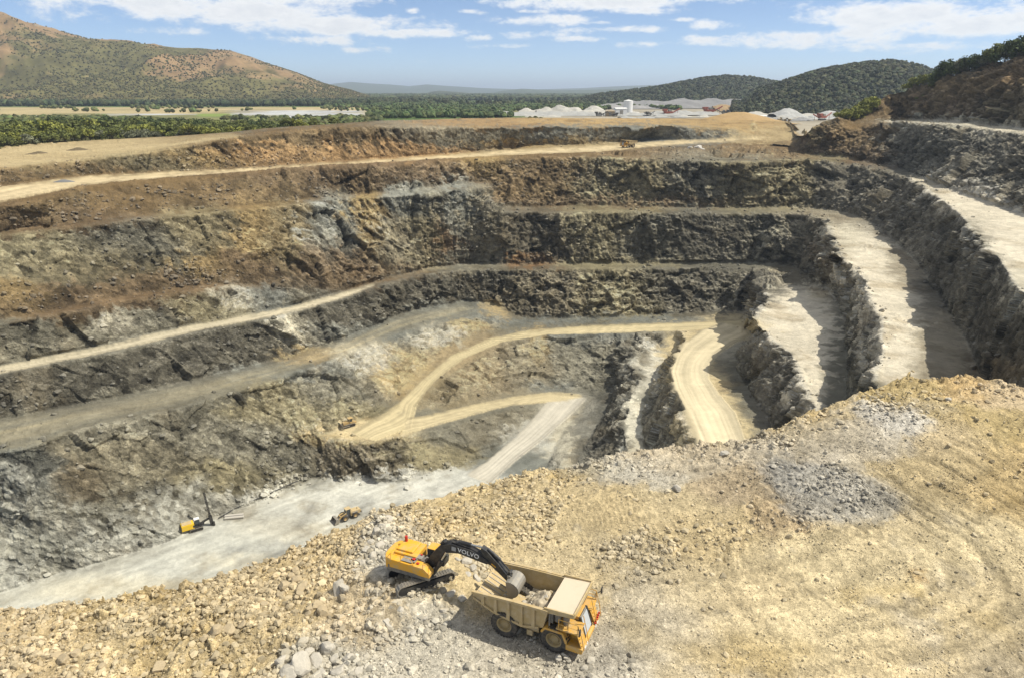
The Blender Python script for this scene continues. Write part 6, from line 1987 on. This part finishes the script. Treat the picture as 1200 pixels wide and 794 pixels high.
def drill_rig(loc, rz, label):
    g = empty('drill_rig', loc, rz, label, 'drill rig')
    for sy in (-1, 1):
        track_unit(g, sy * 1.1, 3.6, .42, .4, 32)
    m = MB()
    m.box((0, 0, .85), (3.0, 2.0, .4)); m.box((1.6, 0, 1.2), (1.6, .7, .6))
    m.build('chassis', BLACK, g, bevel=.03)
    m = MB()
    m.box((-2.1, 0, 1.75), (3.4, 2.3, 1.5))
    ho = m.build('engine_housing', simple_mat('rig_yellow', (.72, .46, .01), .45, noise=.08, dirt=((.45, .38, .2), .15)), g, bevel=.06)
    m = MB()
    m.box((-.55, -1.155, 1.65), (.45, .03, .7)); m.box((-3.81, 0, 1.75), (.03, 1.7, 1.0))
    m.build('vent', BLACK, ho)
    m = MB()
    m.box((-2.3, 0, 2.56), (2.6, 1.8, .14))
    m.build('housing_top', TANP, ho, bevel=.02)
    m = MB()
    m.box((.55, .55, 1.9), (1.3, 1.2, 1.7))
    cab = m.build('cab', GLASS, g, bevel=.04)
    m = MB()
    m.box((.55, .55, 2.82), (1.5, 1.35, .12))
    m.build('cab_roof', WHITE, cab, bevel=.02)
    m = MB()
    m.prism([(1.0, 1.2), (1.2, 1.6), (3.6, 2.3), (4.2, 2.2), (4.2, 1.9), (3.6, 1.9)], -.25, .25)
    m.tube((1.2, 0, 1.0), (3.3, 0, 1.8), .12)
    m.build('boom', BLACK, g, bevel=.02)
    m = MB()
    for sy in (-.22, .22):
        for sx in (4.2, 4.6):
            m.tube((sx, sy, .3), (sx - .75, sy, 10.2), .07, n=6)
    for k in range(12):
        z = .6 + k * .82
        x = 4.4 - .75 * (z - .3) / 9.9
        m.box((x, 0, z), (.5, .5, .07))
        m.tube((x - .2, -.22, z), (x + .15, -.22, z + .8), .035, n=5)
        m.tube((x - .2, .22, z), (x + .15, .22, z + .8), .035, n=5)
    m.box((4.35, 0, 1.5), (.95, .9, 2.6), (0, -.075, 0))
    ms = m.build('mast', BLACK, g)
    m = MB()
    m.tube((4.42, 0, .1), (3.75, 0, 9.6), .08)
    m.box((4.0, 0, 5.2), (.4, .4, .9), (0, -.075, 0))
    m.build('drill_rod', GREY, ms)
    m = MB()
    m.tube((4.9, -.6, .0), (4.9, -.6, 1.1), .38, .30, n=12)
    m.build('dust_hood', BLACK, g)
    return g


# the two machines in front: stand them on the modelled ground
def seat(px, py, dz=0.0):
    p_ = emb_point(px, py)
    return Vector((p_.x, p_.y, p_.z + dz))


def flatten(o_pos, rz, L, W, z):
    """level the embankment mesh under a machine so that tracks and wheels rest on it"""
    me = bpy.data.objects['embankment'].data
    n = len(me.vertices)
    co = np.empty(n * 3, np.float32); me.vertices.foreach_get('co', co); co = co.reshape(-1, 3)
    x, y = co[:, 0] - o_pos.x, co[:, 1] - o_pos.y
    lx_, ly_ = x * math.cos(rz) + y * math.sin(rz), -x * math.sin(rz) + y * math.cos(rz)
    k_ = (1 - ss(np.abs(lx_), L / 2, L / 2 + 2.2)) * (1 - ss(np.abs(ly_), W / 2, W / 2 + 2.2))
    co[:, 2] = co[:, 2] * (1 - k_) + (z + (co[:, 2] - z) * .12) * k_
    me.vertices.foreach_set('co', co.ravel()); me.update()


TRUCK_RZ = R(-25)
tp = P(631, 733, D=38.0)
tp.z = CAMZ - 38.05
flatten(tp, TRUCK_RZ, 8.4, 5, tp.z - .04)
dump_truck(tp, TRUCK_RZ, 'tan and yellow dump truck with a beige canopy being filled by the excavator')
ep = P(493, 677, D=37.0)
EX_RZ = R(27)
flatten(ep, EX_RZ, 6, 4.2, ep.z)
excavator(ep, EX_RZ, R(-22), 'yellow tracked excavator with a long black boom reaching over the dump truck')


def on_pit(px, py, zoff=.0):
    p_ = pit_point(px, py)
    p_.z += zoff
    return p_


wheel_loader(on_pit(409, 606, .1), R(218), 'dusty tan wheel loader on the pale pit floor below the excavator')
bulldozer(on_pit(409, 499, .15), R(215), 'dusty bulldozer with a grey blade parked at the lower end of the winding haul road')
dr = drill_rig(on_pit(230, 620, .1), R(33), 'yellow drill rig with a tall dark mast on the pit floor')
dr.scale = (1.15, 1.15, 1.3)
# the second truck far off on the rim road, its nose towards the left
far_p = on_pit(736, 173, .1)
ft = dump_truck(far_p, R(214), 'small dump truck driving along the far rim road of the pit', loaded=False)
ft.scale = (1.3, 1.3, 1.3)

# drill steel sled, supply hose
sp = on_pit(274, 606, .05)
g = empty('steel_sled', sp, R(10), 'pale flat steel sled of two slabs lying on the pit floor beside the drill rig', 'sled')
m = MB(); m.box((0, .75, .45), (6.2, 1.0, .5)); m.box((.3, -.6, .4), (6.4, 1.1, .5)); m.build('slab', simple_mat('pale_steel', (.42, .39, .33), .7, noise=.15), g, bevel=.04)
m = MB()
for y in (-1.0, .2, 1.1):
    m.box((0, y, .1), (6.0, .14, .2))
m.build('runner', BLACK, g)
hp = [(256, 608), (275, 597), (295, 588), (318, 578), (340, 568), (362, 559)]
m = MB()
w3 = [on_pit(a, b, .5) for a, b in hp]
m.path([tuple(v_ - w3[0]) for v_ in w3], .16, 6)
ho = m.build('supply_hose', BLACK, None, loc=w3[0])
tag(ho, 'dark supply hose running along the foot of the rock wall from the drill rig', 'hose')
# ---------------------------------------------------------------- the works beyond the pit
def plain_at(px, Y):
    aa = math.atan2((px - 600) / FOC, math.cos(PITCH) + (397 - 107) / FOC * math.sin(PITCH))
    return Vector((Y * math.tan(aa), Y, GZ - .6))


M_HEAP = soil_material('heap_gravel', .12, .6, .5, contrast=.25, bdist=.8)


def heap(px, Y, L, Wd_, H, colr, label, rz=0.0, seed=0, peaks=3, name='stockpile', base=None, group=None):
    n = 56
    gx, gy = np.meshgrid(np.linspace(-1.15, 1.15, n), np.linspace(-1.15, 1.15, n))
    r = np.random.default_rng(seed)
    z = np.zeros_like(gx)
    for k in range(peaks):
        cx_ = 0 if peaks == 1 else -.75 + 1.5 * k / (peaks - 1) + r.uniform(-.12, .12)
        hh = r.uniform(.65, 1.0) if peaks > 1 else 1.0
        sx_ = 1.05 if peaks == 1 else .62
        d = np.hypot((gx - cx_) / sx_, (gy - r.uniform(-.15, .15)) / .95)
        z = np.maximum(z, hh * np.clip(1.12 - np.sqrt(d * d + .014), 0, None))
    X, Y_ = gx * L / 2, gy * Wd_ / 2
    z = np.minimum(z, .80 + .15 * z) * H * .85
    z = z - .06 * H * (z > .01) + H * (.14 if peaks == 1 else .32) * fbm(X, Y_, z, H * 1.3, 5, .62, seed + 5) * (z > .05) - .6 * (z < .02)
    c = np.array(colr) * (1 + .18 * fbm(X, Y_, z, H, 4, .6, seed + 9))[..., None]
    o = grid_mesh(name, np.stack([X, Y_, z], -1).reshape(-1, 3), grid_faces(n, n), c.reshape(-1, 3), M_HEAP)
    b = plain_at(px, Y) if base is None else base
    o.location = (b.x, b.y, b.z + .6)
    o.rotation_euler = (0, 0, rz)
    tag(o, label, 'stockpile', group)
    return o


WH = (.40, .38, .33); WG = (.33, .325, .30); TN = (.36, .245, .115)
heap(632, 1010, 150, 50, 7, WG, 'long low grey-white stockpile at the left end of the works', .05, 1, 5)
heap(668, 1060, 85, 46, 17, WH, 'tall white ridge of crushed rock left of the white silo', .1, 2, 4)
heap(640, 1080, 70, 40, 12, WH, 'white stockpile with a jagged top behind the low grey one', 0, 3, 4)
heap(712, 1040, 80, 40, 9, WH, 'white stockpile just right of the white silo', 0, 4, 3)
heap(752, 1010, 90, 40, 6, WG, 'low pale stockpile behind the tan ledge, among the crushers', 0, 5, 4)
heap(800, 1040, 90, 40, 7, WG, 'pale grey stockpile left of the tan cone', 0, 6, 3)
heap(952, 900, 78, 60, 14, (.38, .375, .35), 'large grey-white conical stockpile below the dark hill', 0, 7, 2)
heap(921, 930, 90, 40, 8, WH, 'long white stockpile left of the large grey cone', 0, 8, 4)
heap(905, 880, 40, 24, 4, WH, 'small white heap at the edge of the yard behind the tan cone', 0, 9, 2)
heap(812, 1480, 330, 120, 22, (.22, .215, .21), 'long grey quarry face beyond the works, in front of the dark trees', 0, 10, 6)
heap(745, 1420, 120, 70, 13, (.26, .25, .24), 'grey spoil bank at the left end of the far quarry face', 0, 11, 3)
heap(880, 1250, 110, 60, 13, (.30, .21, .115), 'brown earth bank at the foot of the dark wooded hill', 0, 12, 3)
bp_ = edge_point(866, 4); bp_.z -= 2
heap(866, 0, 96, 50, 13, TN, 'tan cone of earth at the end of the tan ledge beyond the pit', .1, 13, 1, base=bp_)
bp_ = edge_point(800, 12); bp_.z -= 3
heap(800, 0, 130, 40, 7, TN, 'low tan earth bank joining the tan cone on its left', .05, 14, 4, base=bp_)
for px, py, sz, lb in ((75, 213, 8, 'small bluish gravel heap on the rim road near its left end'), (37, 181, 6, 'low dark heap on the dirt terrace, nearest the left edge'), (46, 180, 9, 'dark earth heap on the dirt terrace beside wheel tracks'), (92, 176, 11, 'longer dark heap on the dirt terrace where the tracks meet')):
    q_ = on_pit(px, py, -.6)
    heap(px, 0, sz, sz * .55, sz * .17, (.17, .17, .165) if py > 200 else (.14, .11, .065), lb, .3, int(px), 1, base=q_)


bp_ = P(937, 165, D=37.0); bp_.z -= 3.5
heap(937, 0, 40, 26, 7, (.20, .145, .075), 'low brown earth bank at the foot of the right hill brow, beside the pale yard', .6, 31, 3, base=bp_)
rs = np.random.default_rng(3)
for i in range(18):
    pxh = rs.uniform(604, 985); Yh = rs.uniform(880, 1180) if pxh < 850 else rs.uniform(800, 980)
    heap(pxh, Yh, rs.uniform(18, 46), rs.uniform(14, 26), rs.uniform(2, 5), [WH, WG, (.33, .29, .22), (.24, .235, .225)][i % 4], 'small low heap of gravel, one of many scattered through the works yard', rs.uniform(-.4, .4), 100 + i, 2, group='small heaps in the works yard')


def silo(px, Y, r, h, label):
    g = empty('silo', plain_at(px, Y), 0, label, 'silo')
    m = MB(); m.tube((0, 0, 0), (0, 0, h), r, n=32); m.build('shell', WHITE, g)
    m = MB(); m.tube((0, 0, h + .02), (0, 0, h + r * .22), r * 1.01, r * .15, n=32); m.build('roof', WHITE, g)
    return g


def shed(px, Y, L, Wd_, h, rz, mat, label, name='shed'):
    g = empty(name, plain_at(px, Y), rz, label, 'shed')
    m = MB(); m.box((0, 0, h / 2), (L, Wd_, h)); m.build('wall', mat, g, bevel=.05)
    m = MB(); m.prism([(-Wd_ / 2 - .4, h + .02), (Wd_ / 2 + .4, h + .02), (0, h + Wd_ * .14)], -L / 2 - .4, L / 2 + .4, axis='X'); m.build('roof', mat, g)
    m = MB(); m.box((0, -Wd_ / 2 - .06, h * .4), (L * .3, .12, h * .78)); m.build('door', GREY, g)
    return g


def crusher(px, Y, s, rz, mat, label):
    g = empty('crusher', plain_at(px, Y), rz, label, 'crusher')
    g.scale = (s, s, s)
    m = MB(); m.box((0, 0, 2.4), (7, 2.6, 1.6)); m.prism([(-4.8, 5.0), (-1.2, 5.0), (-1.8, 3.2), (-4.2, 3.2)], -1.7, 1.7); m.build('hopper', mat, g, bevel=.05)
    m = MB()
    for a, b in (((2.5, 0, 1.6), (10, 0, 5.4)), ((-2, .9, 1.6), (-2, 7, 4.2))):
        m.tube(a, b, .5, n=6)
        m.tube((b[0] * .8, b[1] * .8, 0), (b[0] * .8, b[1] * .8, b[2] * .8), .14, n=6)
    m.build('conveyor', mat, g)
    for y in (-1.2, 1.2):
        m = MB(); m.box((0, y, .6), (6, .6, 1.1)); m.build('track', BLACK, g, bevel=.15)
    m = MB(); m.box((1.2, 0, 3.9), (2.6, 2.2, 1.4)); m.build('engine_box', GREY, g, bevel=.05)
    return g


silo(737, 1020, 6.5, 19, 'white cylindrical silo standing among the white stockpiles')
shed(728, 1000, 16, 10, 9, .2, WHITE, 'white shed in front of the white silo')
shed(897, 840, 9, 6, 4.5, -.3, WHITE, 'small white site hut at the right end of the yard')
shed(716, 985, 12, 8, 6, 0, simple_mat('plant_tan', (.30, .23, .14), .7, noise=.2), 'tan plant building left of the white silo')
RUSTY = simple_mat('rusty_red', (.27, .075, .045), .6, noise=.2)
DARKM = simple_mat('dark_plant', (.07, .068, .062), .6, noise=.2)
crusher(703, 965, 1.2, .1, DARKM, 'dark crusher standing in front of the tall white ridge')
crusher(722, 960, 1.0, 2.8, DARKM, 'dark crusher with a raised conveyor in front of the white shed')
crusher(785, 1000, 1.7, .2, RUSTY, 'red-brown crusher left of the long red one, behind the tan ledge')
crusher(833, 1060, 2.0, .15, RUSTY, 'long red-brown crusher in the middle of the yard')
crusher(852, 1050, 1.3, 3.0, DARKM, 'dark machine at the right end of the crushers')
crusher(968, 840, 1.5, .5, RUSTY, 'red-brown screener at the foot of the large grey cone')
crusher(762, 990, 1.1, .6, DARKM, 'dark screener between the white silo and the red-brown crushers')


def loader_far(px, Y, rz, label):
    p_ = plain_at(px, Y)
    p_.z += .6
    return wheel_loader(p_, rz, label)


loader_far(919, 800, .6, 'tan wheel loader in the yard left of the large grey cone')
loader_far(927, 790, 2.6, 'dark loader in the yard, right of the tan loader')
# parked pick-up beside the works
bpy.context.view_layer.update()
